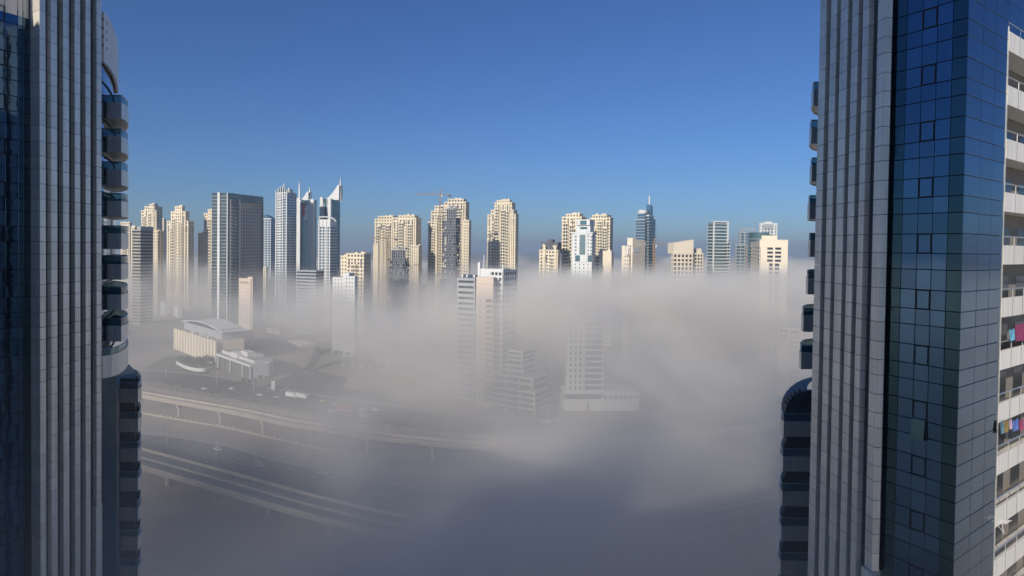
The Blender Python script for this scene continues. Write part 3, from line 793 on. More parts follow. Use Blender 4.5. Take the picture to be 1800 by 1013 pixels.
# shaded left side with window grid
Sd = b.mb('side_wall', M_BEIGE2, 'stuff'); Gs = b.mb('side_glazing', M_DGLASS)
Gs.box(x0 - .3, x0, 1.0, y1, 0, zt - 6)
Sd.box(x0 - .8, x0 - .002, .71, y1, zt - 6, zt)
for k in range(24): Sd.box(x0 - .8, x0 - .31, .72, y1, zt - 6 - (k + 1) * 3.5, zt - 6 - (k + 1) * 3.5 + 1.6)
nb = 8
for k in range(nb + 1):
    u = 1.2 + (y1 - 2.4) * k / nb; Sd.box(x0 - .74, x0 - .31, u - .7, u + .7, 0, zt - 5)
b.plant(x0 + 1, x1 - 12, 3, 16, zt, 8, 5, 8, m=M_BEIGE2)
b.mb('roof_storey', M_BEIGE2).box(x0 + 3, x0 + 14, 4, 14, zt - .2, b.z(414))
b.mb('parapet', M_BEIGE2).box(x0 - .9, x1 + .2, -.2, .4, zt - .1, zt + .8)
b.done()
b = glasst('grey-blue tower low behind the shaded side of the wide cream block', 1292, 1294, 1310, 430, 700, 8, mode='R', wall=M_GREY, sill=1.0, pier=.8, bay=5); b.done()

# --- nearer towers in the fog
b = Bld('apartment_tower', 'nearest pinkish tower with a pale grey wing, standing deep in fog at the middle', 872, 385, 62)
x0, x1, y0, y1, zt = b.add('L', 838, 868, 872, 488, floor=1, sill=2, wall=M_PINK)
nf = int(zt / 3.4)
sw = b.mb('glazing', M_DGLASS, 'stuff'); by = b.mb('balcony', M_PINK, 'stuff')
for k in range(1, nf - 3):
    sw.box(x0 - .05, x0 + .3, y0 + .6, y0 + (y1 - y0) * .42, k * 3.4 + 1.3, k * 3.4 + 2.9)
    by.box(x0 - .5, x0 + .1, y0 + .3, y0 + (y1 - y0) * .45, k * 3.4 + .3, k * 3.4 + 1.2)
    sw.box(x0 - .04, x0 + .3, y0 + (y1-y0) * .72, y0 + (y1-y0) * .78, k * 3.4 + 1.3, k * 3.4 + 2.3)
b.mb('parapet', M_PINK).box(x0 - .3, x1 + .3, y0 - .3, y1 + .3, zt - 4, zt - 3.5)
b.add('L', 862, 884, 889, 475, d=-8, D=20, floor=3.4, sill=1.6, bay=3.6, pier=1.0, wall=M_WHITE, wn='rear_wing', ledge=.3)
b.mb('rear_head', M_WHITE).box(9, 20, b.yloc(884, 9), b.yloc(842, 9), 70, b.z(474)); b.mb('rear_head', M_WHITE).box(8.5, 9.5, b.yloc(886, 9), b.yloc(884, 9), 70, b.z(466))
b.mb('rear_head', M_WHITE).box(8.5, 10.5, b.yloc(845, 9), b.yloc(841, 9), 70, b.z(463)); b.mb('chimney', M_WHITE).box(10, 11, b.yloc(850, 9), b.yloc(849, 9), 80, b.z(449))
b.add('L', 804, 836, 838, 490, d=-9, D=20, floor=3.4, sill=1.9, bay=30, pier=1.2, wall=M_GREY, wn='grey_wing')
dm = b.mb('dish', M_WHITE)
for q in (812, 820, 833): dm.box(-5 + 15, 16, b.yloc(q + 2.5, 10), b.yloc(q, 10), 80, b.z(486.5))
b.done()
b = Bld('parking_podium', 'long pale parking podium with open slots at the foot of the pinkish tower', 944, 372, 60, 'building')
def deck(b, pxl, pxr, ytop, ybase, d, lev=3.2, nlev=None, m=M_WHITE, tag_='slab'):
    xx0 = -d; a0 = b.yloc(pxr, xx0); a1 = b.yloc(pxl, xx0); zt_ = b.z(ytop); zb_ = max(0, b.z(ybase))
    nn = max(1, int(round((zt_ - zb_) / lev)))
    for k in range(nn):
        zz = zb_ + (zt_ - zb_) * (k + 1) / nn
        b.mb('parapet', m).box(xx0, xx0 + 18, a0, a1, zz - 1.2, zz)
    b.mb('interior', M_DCONC).box(xx0 + 1.5, xx0 + 17, a0 + .5, a1 - .5, zb_, zt_ - .4)
    b.mb('roof', M_CONC, new=True).box(xx0 + .4, xx0 + 17.6, a0 + .4, a1 - .4, zt_ - .3, zt_ + .02)
    nc = max(2, int((a1 - a0) / 8))
    for k in range(nc + 1):
        u = a0 + (a1 - a0 - .8) * k / nc; b.mb('column', m, 'stuff').box(xx0 + .1, xx0 + .9, u, u + .8, zb_, zt_ - .1)
deck(b, 866, 944, 690, 735, 0); deck(b, 872, 922, 652, 690, -10); deck(b, 868, 921, 628, 652, -14, m=M_CONC); deck(b, 868, 940, 668, 690, -4, m=M_TGLASS)
b.done()
b = Bld('apartment_block', 'foggy white gridded block with a long low podium at its right', 1000, 385, 3, 'building')
x0, x1, y0, y1, zt = b.add('R', 997, 1000, 1030, 520, z0=11, floor=3.4, sill=1.2, bay=4.2, pier=1.7, wall=M_WHITE, cap=2)
b.add('R', 1028, 1029.5, 1064, 560, z0=11, d=-.8, D=16, floor=3.4, sill=1.2, bay=9, pier=1.0, wall=M_WHITE, cap=2, ledge=.4)
xe = b.xloc(1128, -3)
P_ = b.mb('podium', M_WHITE); P_.box(-2, xe, -3, 18, 0, 7.2); P_.box(xe * .52, xe, -3, 18, 9.4, 12.2)
b.mb('podium_glazing', M_DGLASS).box(-1, xe - 1, -1.8, 17, 7.1, 11)
P_.box(-2, xe * .52, -2.2, 17.5, 10.2, 11.2)
for k in range(8): u = xe * (.5 + .5 * k / 7) - .6; b.mb('podium_column', M_WHITE, 'stuff').box(u, u + .9, -2.9, -1.9, 7.1, 9.5)
b.mb('doorway', M_DCONC).box(xe * .27, xe * .30, -3.1, -2.9, 0, 5)
b.done()
b = Bld('apartment_block', 'ghostly pale block with ladder-like balconies seen through fog beside the right tower', 1376, 430, 2, 'building')
b.add('R', 1368, 1372, 1388, 600, floor=3.3, sill=2.2, bay=4, pier=2.6, wall=M_BEIGE2)
b.add('R', 1387, 1389, 1412, 578, d=1.5, D=14, floor=3.3, sill=1.5, bay=9, pier=1.3, wall=M_WHITE, ledge=.4)
b.done()

# --- low white buildings on the left
b = Bld('school_hall', 'cream hall under a big white curved roof with tall slot windows', 380, 512, 45, 'building')
x0, x1, y0, y1 = b.shape('L', 306, 378, 430)
zw = b.z(601)
W = b.mb('wall', M_BEIGE2); W.box(x0 + 1.0, x1, y0, y1, 0, zw)
ns = 14
for k in range(ns + 1):
    u = y0 + (y1 - y0) * k / ns; b.mb('pier', M_BEIGE2, 'stuff').box(x0, x0 + 1.1, u - 1.5, u + .6, 0, zw + .2)
    b.mb('slot_window', M_DGLASS, 'stuff').box(x0 + .9, x0 + 1.05, u + .6, u + 2.0, 2, zw - 1)
b.mb('flat_roof', M_CONC).box(x0 + 1.2, x1 - .1, y0 + .1, y1 - .1, zw, zw + .3)
b.plant(x0 + 1.5, x0 + 4, y0 + 2, y1 - 4, zw + .4, 5, 1.6, 77, m=M_WHITE)
xa, xb = x0 + 5, min(x1 + 2, b.xloc(436, y0))
zr0 = b.z(584, 5, y0 + 1)
b.mb('clerestory', M_GREY).box(xa + 2, xb - 3, y0 + 3, y1 - 6, zw + .3, zr0 + 1.5)
ya2, yb2 = y0 - 1, b.yloc(320, xa)
K = 14
Rf = b.mb('curved_roof', M_WHITE)
for k in range(K):
    t0, t1 = k / K, (k + 1) / K
    h0 = zr0 + 4.2 * math.sin(math.pi * (.02 + .96 * t0)); h1 = zr0 + 4.2 * math.sin(math.pi * (.02 + .96 * t1))
    u0 = ya2 + (yb2 - ya2) * t0; u1 = ya2 + (yb2 - ya2) * t1
    Rf.prism_x([(u0, h0 - .7), (u1, h1 - .7), (u1, h1), (u0, h0)], xa, xb)
b.mb('gable_glazing', M_DGLASS).prism_x([(ya2 + 2.5, zr0 - .2), (yb2 - 2.5, zr0 - .2)] + [(ya2 + (yb2 - ya2) * t, zr0 - .72 + 4.2 * math.sin(math.pi * (.02 + .96 * t))) for t in (.88, .7, .5, .3, .12)], xa + 1.5, xa + 1.8)
b.done()
b = Bld('garden_wall', 'low curved white wall sweeping round the trees in front of the cream hall', 378, 470, 40, 'wall')
path = [gnd(310, 640), gnd(325, 648), gnd(345, 653), gnd(362, 653), gnd(378, 648)]
path = resample(path, 4)
loc = [((p - b.C).dot(b.dR), (p - b.C).dot(b.dL)) for p in path]
b.mb('wall', M_WHITE).wallpath(loc, .4, 0, 2.6); b.done()
b = Bld('school_building', 'white flat-roofed school with framed glass front and roof boxes at the junction', 444, 455, 45, 'building')
x0, x1, y0, y1 = b.shape('L', 381, 440, 474)
zc = b.z(643)
b.mb('wall', M_WHITE).box(x0 + 3, x1, y0, y1, 0, zc - .7)
b.mb('roof', M_CONC).box(x0 + .1, x1 - .3, y0 + .3, y1 - .3, zc - 1.2, zc - .6)
for q_ in ((x0, x0 + .5, y0 - .2, y1 + .2), (x1 - .3, x1 + .2, y0 - .2, y1 + .2), (x0 + .5, x1 - .3, y0 - .2, y0 + .3), (x0 + .5, x1 - .3, y1 - .3, y1 + .2)): b.mb('parapet', M_WHITE, new=True).box(*q_, zc - 1.8, zc)
b.mb('glazing', M_DGLASS).box(x0 + 2.2, x0 + 2.9, y0 + 1, y1 - .5, 0, zc - 1.7)
for t in (0, .22, .6, .98): b.mb('column', M_WHITE).box(x0 + .2, x0 + 1.0, y0 + (y1-y0-.8)*t, y0 + (y1-y0-.8)*t + .8, 0, zc - 1.5)
for k in range(22): u = y0 + 1 + (y1 - y0 - 2) * k / 22; b.mb('mullion', M_WHITE, 'stuff').box(x0 + 2.0, x0 + 2.25, u, u + .25, 0, zc - 1.7)
for (pa, pb, ya_, xx) in ((406, 418, 622, 4), (424, 436, 620, 8), (440, 451, 624, 14)):
    a0, a1 = b.yloc(pb, xx), b.yloc(pa, xx); b.mb('roof_box', M_WHITE).box(xx, xx + 6, a0, a1, zc - .6, b.z(ya_, xx, a0))
b.mb('rear_block', M_WHITE).box(x1 - 9, x1 + 5, y0 + 5, y1 + 3, 0, zc + 1.6); b.mb('rear_roof', M_CONC).box(x1 - 8.6, x1 + 4.6, y0 + 5.4, y1 + 2.6, zc + 1.5, zc + 1.65)
b.done()
b = Bld('low_warehouse', 'long low curved-roof shed far left in the haze', 300, 850, 50, 'building')
b.add('L', 216, 284, 292, 553, D=30, floor=4, sill=2.4, bay=6, pier=3, wall=M_CONC); b.done()
b = Bld('gatehouse', 'small white two-storey house far left in the haze', 318, 820, 40, 'house')
b.add('L', 300, 313, 320, 541, floor=4, sill=2.2, bay=5, pier=3, wall=M_WHITE); b.done()
b = Bld('gatehouse', 'small white cube house beside the long low shed, left of its neighbour', 292, 840, 40, 'house')
b.add('L', 282, 290, 294, 533, floor=4, sill=2.2, bay=5, pier=3, wall=M_WHITE); b.done()
for (pa, pb, pc, yt, Yd, lb_) in ((500, 530, 540, 606, 600, 'low grey shed behind the side street, right of the school'), (556, 584, 592, 600, 640, 'low flat block in fog right of the side street'),
                              (640, 668, 676, 615, 590, 'small hut-like block beyond the dusty car park'), (232, 262, 270, 566, 780, 'low sand-coloured block under the grey office block'),
                              (470, 492, 500, 580, 690, 'faint low block behind the pinkish slab'), (690, 716, 722, 606, 620, 'faint low block at the right end of the car park')):
    b = Bld('low_block', lb_, pb, Yd, 50, 'building'); b.add('L', pa, pb, pc, yt, D=16, floor=3.6, sill=2.1, bay=5, pier=2.5, wall=random.choice([M_CONC, M_BEIGE2, M_GREY])); b.done()
b = Bld('advertising_pillar', 'white upright sign pillar standing at the street junction', 478, 425, 20, 'sign')
b.mb('panel', M_WHITE).box(0, 2.4, 0, .8, 1.0, 6.5); b.mb('foot', M_GREY).box(.6, 1.8, .1, .7, 0, 1.0); b.done()
# background mass of far lower blocks half lost in fog
hz = random.Random(12)
for (px, Y, wpx, yt, nm) in ((468, 840, 9, 470, 'a'), (655, 1000, 14, 505, 'b'), (748, 930, 12, 500, 'c'), (835, 960, 13, 492, 'd'), (925, 1000, 16, 490, 'e'), (1170, 980, 14, 500, 'g')):
    b = Bld('distant_block', {'a': 'faint block between the dark office tower and the comb-crowned tower', 'b': 'faint low block left of the twin-crowned tower', 'c': 'faint low block between the twin-crowned tower and the crane tower',
                              'd': 'faint low block behind the pinkish tower', 'e': 'faint low block between the lone beige tower and the dark-roofed one', 'g': 'faint low block left of the sloping-head block'}[nm], px, Y, 68, 'building')
    b.add('L', px - wpx, px, px + wpx // 3, yt, floor=3.5, sill=1.7, bay=4, pier=2, wall=hz.choice([M_GREY, M_BEIGE2, M_CONC])); b.done()

# ================================================================== CARS
def car_proto(colr, nm, taxi=False):
    root = empty('car', (0, 0, 0))
    m = mat('car_paint_' + nm, colr, .3, 0, .02, spec=.8)
    bd = MB(); prof = [(-2.2, .35), (-2.25, .75), (-2.1, .95), (-1.2, 1.0), (1.0, 1.02), (2.0, .85), (2.25, .6), (2.2, .35)]
    bd.prism_y(prof, -.88, .88); bd.obj('body', m, root)
    cb = MB(); cb.prism_y([(-1.7, .98), (-1.2, 1.42), (.4, 1.46), (1.1, 1.0)], -.76, .76); cb.obj('window', M_DGLASS, root)
    rf = MB(); rf.prism_y([(-1.25, 1.42), (-1.1, 1.52), (.3, 1.54), (.48, 1.45)], -.72, .72); rf.obj('roof', m, root)
    wm = MB(); wm.prism_y([(.33*math.cos(k*math.pi/5), .33*math.sin(k*math.pi/5)) for k in range(10)], -.11, .11); wme = wm.mesh('wheel', M_TYRE)
    for sx in (-1.35, 1.4):
        for sy in (-.82, .82): put(wme, 'wheel', (sx, sy, .33), 0, root)
    return root
protos = {'white': car_proto((.75, .75, .75), 'white'), 'silver': car_proto((.4, .42, .44), 'silver'), 'yellow': car_proto((.65, .5, .08), 'yellow'), 'dark': car_proto((.05, .06, .08), 'dark'), 'red': car_proto((.4, .05, .04), 'red')}
used = set()
def car(c, px, py, ang, label, group=None, h=0):
    p = gnd(px, py, 0)
    if c in used: o = copy_tree(protos[c])
    else: o = protos[c]; used.add(c)
    o.location = (p.x, p.y, .03); o.rotation_euler = (0, 0, ang)
    tag(o, label, 'car', group); return o
def heading(path, px, py):
    p = gnd(px, py); k = min(range(len(path) - 1), key=lambda i: (path[i] - p).length); d = path[k+1] - path[k]; return math.atan2(d.y, d.x)
for c, px, py, lb in (('white', 383, 792, 'white car alone on the near highway, left of two others'), ('silver', 457, 820, 'silver car nearest the camera on the near highway'),
                      ('white', 568, 834, 'white car just entering the thick fog on the near highway'), ('silver', 1300, 838, 'silver car on the right-hand stretch of the near highway'),
                      ('white', 1226, 872, 'lone pale car low in the dark fog right of centre'), ('dark', 1320, 822, 'dark car by the sand verge near the right tower')):
    car(c, px, py, heading(near, px, py), lb)
for c, px, py, lb in (('white', 359, 685, 'white car on the far highway below the school'), ('white', 407, 685, 'white car stopped near the school entrance kerb'),
                      ('white', 457, 696, 'white car passing the junction sign pillar'), ('silver', 487, 700, 'silver car behind the pair of white lorries'),
                      ('yellow', 567, 707, 'yellow taxi on the far highway'), ('silver', 590, 712, 'silver car just ahead of the yellow taxi'), ('white', 582, 725, 'white car in the outer lane near the red bus'),
                      ('white', 660, 722, 'white car rightmost before the thick fog'), ('red', 611, 733, 'dark red car beside the red and white bus'),
                      ('white', 636, 722, 'white car in the jam, farthest lane'), ('silver', 637, 728, 'silver car in the jam, second lane'), ('white', 639, 733, 'white car in the jam, third lane'), ('silver', 638, 738, 'silver car in the jam, nearest lane'),
                      ('white', 960, 743, 'bright white car at the foot of the gap between podiums'), ('silver', 978, 742, 'silver car right of the bright white one at the gap'), ('silver', 1262, 728, 'silver car on the far highway deep in fog at right'), ('white', 1320, 729, 'white car on the far highway beside the ghostly block')):
    car(c, px, py, heading(far, px, py), lb)
rc = random.Random(3)
for i in range(30):
    r_, c_ = divmod(i, 5); px = 922 + c_ * 13 + rc.uniform(-2, 2); py = 648 + r_ * 7
    car(rc.choice(['white', 'silver', 'dark', 'white']), px, py, rc.choice([0.1, 3.2]), 'parked car in the foggy car park between the two podiums', 'parked cars between the podiums')
for i in range(14):
    px = 605 + (i % 7) * 15 + rc.uniform(-2, 2); py = 634 + (i // 7) * 8 + (i % 7) * 1.2
    car(rc.choice(['white', 'silver', 'white', 'dark']), px, py, 1.4 + rc.uniform(-.1, .1), 'parked car in the dusty car park behind the sandy plot', 'parked cars behind the sandy plot')
for i in range(11):
    car(rc.choice(['white', 'silver', 'dark']), 966 + (i % 2) * 5 - i * .4, 690 + i * 3.6, rc.uniform(-.1, .1) + .15, 'parked car in the narrow row along the side street between podiums', 'cars along the side street')
def truck(px, py, label, colr=(.7, .7, .68), nm='white', L_=9):
    p = gnd(px, py); root = empty('lorry' if nm == 'white' else 'bus', (p.x, p.y, .03), heading(far, px, py)); tag(root, label, 'lorry' if nm == 'white' else 'bus')
    m = mat('vehicle_paint_' + nm, colr, .4, var=.04)
    a = MB(); a.box(-L_/2, L_/2 - (2.2 if nm == 'white' else 0), -1.2, 1.2, .9, 3.4); a.obj('body', m, root)
    if nm == 'white':
        c = MB(); c.prism_y([(L_/2 - 2.0, .6), (L_/2, .6), (L_/2, 1.7), (L_/2 - .5, 2.8), (L_/2 - 2.0, 2.8)], -1.15, 1.15); c.obj('cab', M_WHITE, root)
    else:
        c = MB(); c.box(-L_/2 + .4, L_/2 - .4, -1.25, 1.25, 1.9, 2.9); c.obj('window', M_DGLASS, root)
    s_ = MB(); s_.box(-L_/2 + .2, L_/2 - .3, -1.0, 1.0, .5, .9); s_.obj('chassis', M_DCONC, root)
    wm = MB(); wm.prism_y([(.48*math.cos(k*math.pi/5), .48*math.sin(k*math.pi/5)) for k in range(10)], -.15, .15); wme = wm.mesh('wheel', M_TYRE)
    for sx in (-L_/2 + 1.5, L_/2 - 1.2):
        for sy in (-1.08, 1.08): put(wme, 'wheel', (sx, sy, .48), 0, root)
truck(513, 699, 'white lorry, left one of the pair on the far highway'); truck(531, 701, 'white lorry, right one of the pair on the far highway')
truck(606, 724, 'red and white bus standing out among the traffic', (.45, .12, .10), 'red', 11)

# ================================================================== TREES
def tree_proto(seed, h, r):
    rn = random.Random(seed); root = empty('tree', (0, 0, 0))
    t = MB(); n = 7
    t.prism([(.22*math.cos(2*math.pi*k/n), .22*math.sin(2*math.pi*k/n)) for k in range(n)], 0, h * .5)
    for k in range(5):
        a = k * 1.26; t.bar((0, 0, h*.38), (math.cos(a) * r * .6, math.sin(a) * r * .6, h * .68), .09)
    t.obj('trunk', M_BARK, root)
    c = MB()
    for _ in range(420):
        while True:
            u = Vector((rn.uniform(-1, 1), rn.uniform(-1, 1), rn.uniform(-1, 1)))
            if .25 < u.length < 1: break
        lump = 1 + .25 * math.sin(3 * u.x + seed) * math.cos(4 * u.y)
        p = Vector((u.x * r * lump, u.y * r * lump, h * .68 + u.z * h * .32 * lump))
        a = Vector((rn.gauss(0, 1), rn.gauss(0, 1), rn.gauss(0, 1))).normalized() * rn.uniform(.25, .5); b_ = a.orthogonal().normalized() * rn.uniform(.2, .4)
        k = len(c.v); c.v += [tuple(p - a), tuple(p + b_), tuple(p + a), tuple(p - b_)]; c.f.append((k, k+1, k+2, k+3))
    c.obj('crown', M_LEAF, root, kind='stuff'); return root
def palm_proto():
    root = empty('palm_tree', (0, 0, 0)); t = MB(); n = 6
    t.prism([(.2*math.cos(2*math.pi*k/n), .2*math.sin(2*math.pi*k/n)) for k in range(n)], 0, 5.2); t.obj('trunk', M_BARK, root)
    c = MB(); rn = random.Random(2)
    for k in range(16):
        a = k * 2.4; rise = rn.uniform(.2, 1.3); L_ = rn.uniform(1.7, 2.4); prev = None
        for j in range(5):
            t_ = j / 4; rr_ = L_ * t_; z = 5.2 + rise * math.sin(t_ * math.pi * .8) - 1.1 * t_ * t_
            w_ = .38 * math.sin(math.pi * (t_ * .8 + .15)); nx, ny = -math.sin(a) * w_, math.cos(a) * w_
            L1 = (math.cos(a) * rr_ + nx, math.sin(a) * rr_ + ny, z); L2 = (math.cos(a) * rr_ - nx, math.sin(a) * rr_ - ny, z)
            if prev: q = len(c.v); c.v += [prev[0], prev[1], L2, L1]; c.f.append((q, q+1, q+2, q+3))
            prev = (L1, L2)
    c.obj('crown', mat('palm_leaf', (0.16, 0.15, 0.07), .8, var=.3, scale=.5), root); return root
tp = [tree_proto(1, 7, 2.8), tree_proto(5, 9, 3.4), tree_proto(9, 6, 2.5)]
tused = set()
def tree(px, py, k, label, group, s=1.0):
    p = gnd(px, py); o = tp[k] if k not in tused else copy_tree(tp[k]); tused.add(k)
    o.location = (p.x, p.y, 0); o.rotation_euler = (0, 0, random.uniform(0, 6)); o.scale = (s, s, s * random.uniform(.85, 1.1)); tag(o, label, 'tree', group)
for i in range(13):
    tree(315 + i * 4.9, 640 + 7 * math.sin(i / 12 * math.pi) + random.uniform(-3, 1), i % 3, 'dark bushy tree in the clump before the cream hall', 'trees before the cream hall')
for i in range(9):
    tree(388 + i * 10, 682 - i * 1.2 + random.uniform(-1, 1) if i < 6 else 676 - (i - 5) * 3, i % 3, 'small street tree along the kerb of the white school', 'street trees by the school', .5)
for i in range(26):
    tree(560 + i * 6.6 + random.uniform(-3, 3), 628 + random.uniform(-12, 12) - (i > 15) * 8, i % 3, 'hazy tree along the plots behind the dusty car park', 'hazy trees behind the dusty car park', random.uniform(.6, 1.1))
for i in range(18):
    tree(905 + (i % 9) * 10 + random.uniform(-3, 3), 612 + (i // 9) * 14 + random.uniform(-6, 6), i % 3, 'dark tree in the shadowy gap between the pinkish tower and the gridded block', 'trees in the foggy gap', random.uniform(.9, 1.4))
pp = palm_proto(); pused = False
prow = resample([gnd(245, 681), gnd(330, 695), gnd(430, 713), gnd(520, 730), gnd(640, 752), gnd(700, 760)], 12)
sv = MB(); ribbon(sv, prow, -3.5, 4.5, -.3, .022); sv.obj('palm_verge', mat('pale_sand', (.42, .36, .28), .95, var=.3, scale=.3))['kind'] = 'structure'
prow2 = resample([gnd(1180, 757), gnd(1280, 748), gnd(1385, 736)], 12)
def rowof(path, step, label, group):
    global pused
    acc = 0; nxt = 0
    for i in range(len(path) - 1):
        seg = path[i+1] - path[i]; L_ = seg.length
        while acc + L_ > nxt:
            q = path[i] + seg * ((nxt - acc) / L_)
            o = copy_tree(pp) if pused else pp; pused = True
            o.location = (q.x + random.uniform(-.5, .5), q.y + random.uniform(-.5, .5), 0); o.rotation_euler = (0, 0, random.uniform(0, 6)); s = random.uniform(.75, 1.05); o.scale = (s, s, s)
            tag(o, label, 'palm tree', group); nxt += step
        acc += L_
rowof(prow, 4.2, 'small dusty palm in the long row between the far highway and the elevated rail line', 'palm row by the rail viaduct')
rowof(prow2, 4.5, 'small dusty palm in the short row seen beside the right tower', 'palm row near the right tower')
# lamp posts on the far highway
lp = MB(); lp.bar((0, 0, 0), (0, 0, 11), .12); lpm = lp.mesh('pole', M_GREY)
la = MB(); la.bar((-2.4, 0, 11.2), (2.4, 0, 11.2), .08); la.box(-3, -2, -.15, .15, 11.1, 11.3); la.box(2, 3, -.15, .15, 11.1, 11.3); lam = la.mesh('lamp_arm', M_GREY)
for pth, grp in ((far, 'lamp posts on the far highway'), (near, 'lamp posts on the near highway')):
    for i in range(6, len(pth) - 6, 3):
        root = empty('street_lamp', (pth[i].x, pth[i].y, 0), math.atan2(pth[i+1].y - pth[i].y, pth[i+1].x - pth[i].x) + math.pi / 2)
        tag(root, 'twin-armed grey street lamp on the ' + grp.split('the ')[1], 'street lamp', grp)
        put(lpm, 'pole', (0, 0, 0), 0, root); put(lam, 'lamp_arm', (0, 0, 0), 0, root)

# ================================================================== FOREGROUND TOWERS
PAT = [0.95, 1.15, 1.20]                       # heights of the three panel rows of one 3.3 m storey
def rows_between(zlo, zhi, z0=0.0, pat=PAT):
    out = []; z = z0; k = 0
    while z < zhi:
        h = pat[k % 3]
        if z + h > zlo: out.append((z, h, k % 3))
        z += h; k += 1
    return out
def panel_mesh(w_, t, h, m, name):
    """a cladding panel: face towards -y, bevelled edges; width along +x from 0"""
    b = MB(); j = .014 if m in (M_MIRROR, M_TEAL) else .019; e = .015
    b.v += [(j, 0 + e, j), (w_-j, e, j), (w_-j, e, h-j), (j, e, h-j), (j+e, 0, j+e), (w_-j-e, 0, j+e), (w_-j-e, 0, h-j-e), (j+e, 0, h-j-e), (j, t, j), (w_-j, t, j), (w_-j, t, h-j), (j, t, h-j)]
    b.f += [(4,5,6,7), (0,1,5,4), (1,2,6,5), (2,3,7,6), (3,0,4,7), (8,9,1,0), (9,10,2,1), (10,11,3,2), (11,8,0,3)]
    return b.mesh(name, m)
class Fore:
    def __init__(s, name, label, loc):
        s.root = empty(name, loc); tag(s.root, label, 'tower'); s.loc = Vector(loc); s.count = {}; s.cache = {}
    def lo(s, x, y, z): return (x - s.loc.x, y - s.loc.y, z - s.loc.z)
    def mb_obj(s, mb, name, m, kind=None, label=None, parent=None):
        o = mb.obj(name, m, parent or s.root, kind=kind, label=label)
        if parent is None: o.location = -s.loc
        return o
    def face(s, a, b, name, m, zlo, zhi, vis=(81, 116), t=.05, tilt=0.0, base=0.0, cap_name=None, pat=PAT):
        """panels on the vertical plane from plan point a to b (seen with a on the viewer's left); pieces in the visible height range are objects"""
        a = Vector(a); b = Vector(b); w_ = (b - a).length; d = (b - a) / w_; ang = math.atan2(d.y, d.x)
        rest = MB()
        for (z, h, k) in rows_between(zlo, zhi, base, pat):
            if vis[0] <= z <= vis[1] and s.count.get(name, 0) < 300:
                key = (round(w_, 2), k, name)
                if key not in s.cache: s.cache[key] = panel_mesh(w_, t, h, m, name)
                o = put(s.cache[key], name, s.lo(a.x, a.y, z), ang, s.root)
                if tilt:
                    o.rotation_euler = (random.gauss(0, tilt), 0, ang + random.gauss(0, tilt))
                s.count[name] = s.count.get(name, 0) + 1
            else:
                nrm = Vector((-d.y, d.x)) * t; j = .012
                p = [a + d * j, b - d * j, b - d * j + nrm, a + d * j + nrm]
                rest.prism([(q.x, q.y) for q in p], z + j, z + h - j)
        if rest.v: s.mb_obj(rest, name + '_rest', m, 'stuff')
    def pier(s, pts, name, m, zlo, zhi, vis=(81, 116), base=0.0, pat=PAT):
        """rectangular-plan (or any) solid cladding pieces stacked: pts = plan polygon"""
        rest = MB(); c = sum((Vector(p) for p in pts), Vector((0, 0))) / len(pts)
        for (z, h, k) in rows_between(zlo, zhi, base, pat):
            if vis[0] <= z <= vis[1] and s.count.get(name, 0) < 300:
                key = (id(pts), k)
                if key not in s.cache:
                    q = MB(); q.prism([(p[0] - c.x, p[1] - c.y) for p in pts], .019, h - .019); s.cache[key] = q.mesh(name, m)
                put(s.cache[key], name, s.lo(c.x, c.y, z), 0, s.root); s.count[name] = s.count.get(name, 0) + 1
            else: rest.prism([(p[0], p[1]) for p in pts], z + .012, z + h - .012)
        if rest.v: s.mb_obj(rest, name + '_rest', m, 'stuff')
def balcony(f, path, zp0, zp1, rail=.7, slab_pts=None, mslab=None, label=None):
    """path: outer edge in plan; zp0..zp1 the solid parapet; a glass rail above it"""
    b = MB(); b.wallpath(path, .16, zp0, zp1)
    b.prism(slab_pts or path, zp0 + .05, zp0 + .3)
    o = f.mb_obj(b, 'balcony', M_PANEL, label=label)
    g_ = MB(); g_.wallpath(path, .03, zp1 - .02, zp1 + rail); f.mb_obj(g_, 'glass_rail', M_RGLASS, parent=o)
    h_ = MB()
    for i in range(len(path) - 1): h_.bar((path[i][0], path[i][1], zp1 + rail), (path[i+1][0], path[i+1][1], zp1 + rail), .035)
    f.mb_obj(h_, 'handrail', M_RAIL, parent=o)
    return o
TOPZ = 131.0
# ---------------- right tower
f = Fore('apartment_tower', 'right foreground tower with grey fluted piers, blue mirror glass corner and sunlit white balconies', (30, 46, 0))
X0 = 22.35
edges = [(1432, 1443), (1451, 1461), (1469, 1479.6), (1488, 1499), (1507, 1516.5)]
for (pa, pb) in edges:
    Ya = X0 * 1100 / (pa - 900); Yb = X0 * 1100 / (pb - 900)
    f.pier([(X0, Yb), (X0 + .45, Yb), (X0 + .45, Ya), (X0, Ya)], 'cladding_panel', M_PANEL, 0, TOPZ, vis=(80, 117))
Yw = X0 * 1100 / 627; Yf = X0 * 1100 / 646
W2 = (23.25, Yf + .63)
f.pier([(X0, Yf), W2, (W2[0], Yw + .3), (X0, Yw)], 'cladding_panel', M_PANEL, 0, TOPZ, vis=(80, 117))
P0 = Vector((23.25, 38.70)); dV = Vector((1, -1.73)).normalized(); dU = Vector((1, .72)).normalized()
def onV(px):
    t = (px - 900) / F; return (t * P0.y - P0.x) / (dV.x - t * dV.y)
sC = onV(1691); C_ = P0 + dV * sC
def onU(px):
    t = (px - 900) / F; return (t * C_.y - C_.x) / (dU.x - t * dU.y)
vs_ = [0, onV(1584), onV(1611), onV(1637), onV(1664), sC]
us_ = [0, onU(1718), onU(1740), onU(1762)]
BTOP = at(1775, 46, 38).z
for i in range(5):
    a = P0 + dV * vs_[i]; b_ = P0 + dV * vs_[i+1]
    f.face(a, b_, 'glass_pane', M_TEAL if i == 0 else M_MIRROR, 60 if i else 0, TOPZ, vis=(81, 115), tilt=.0018)
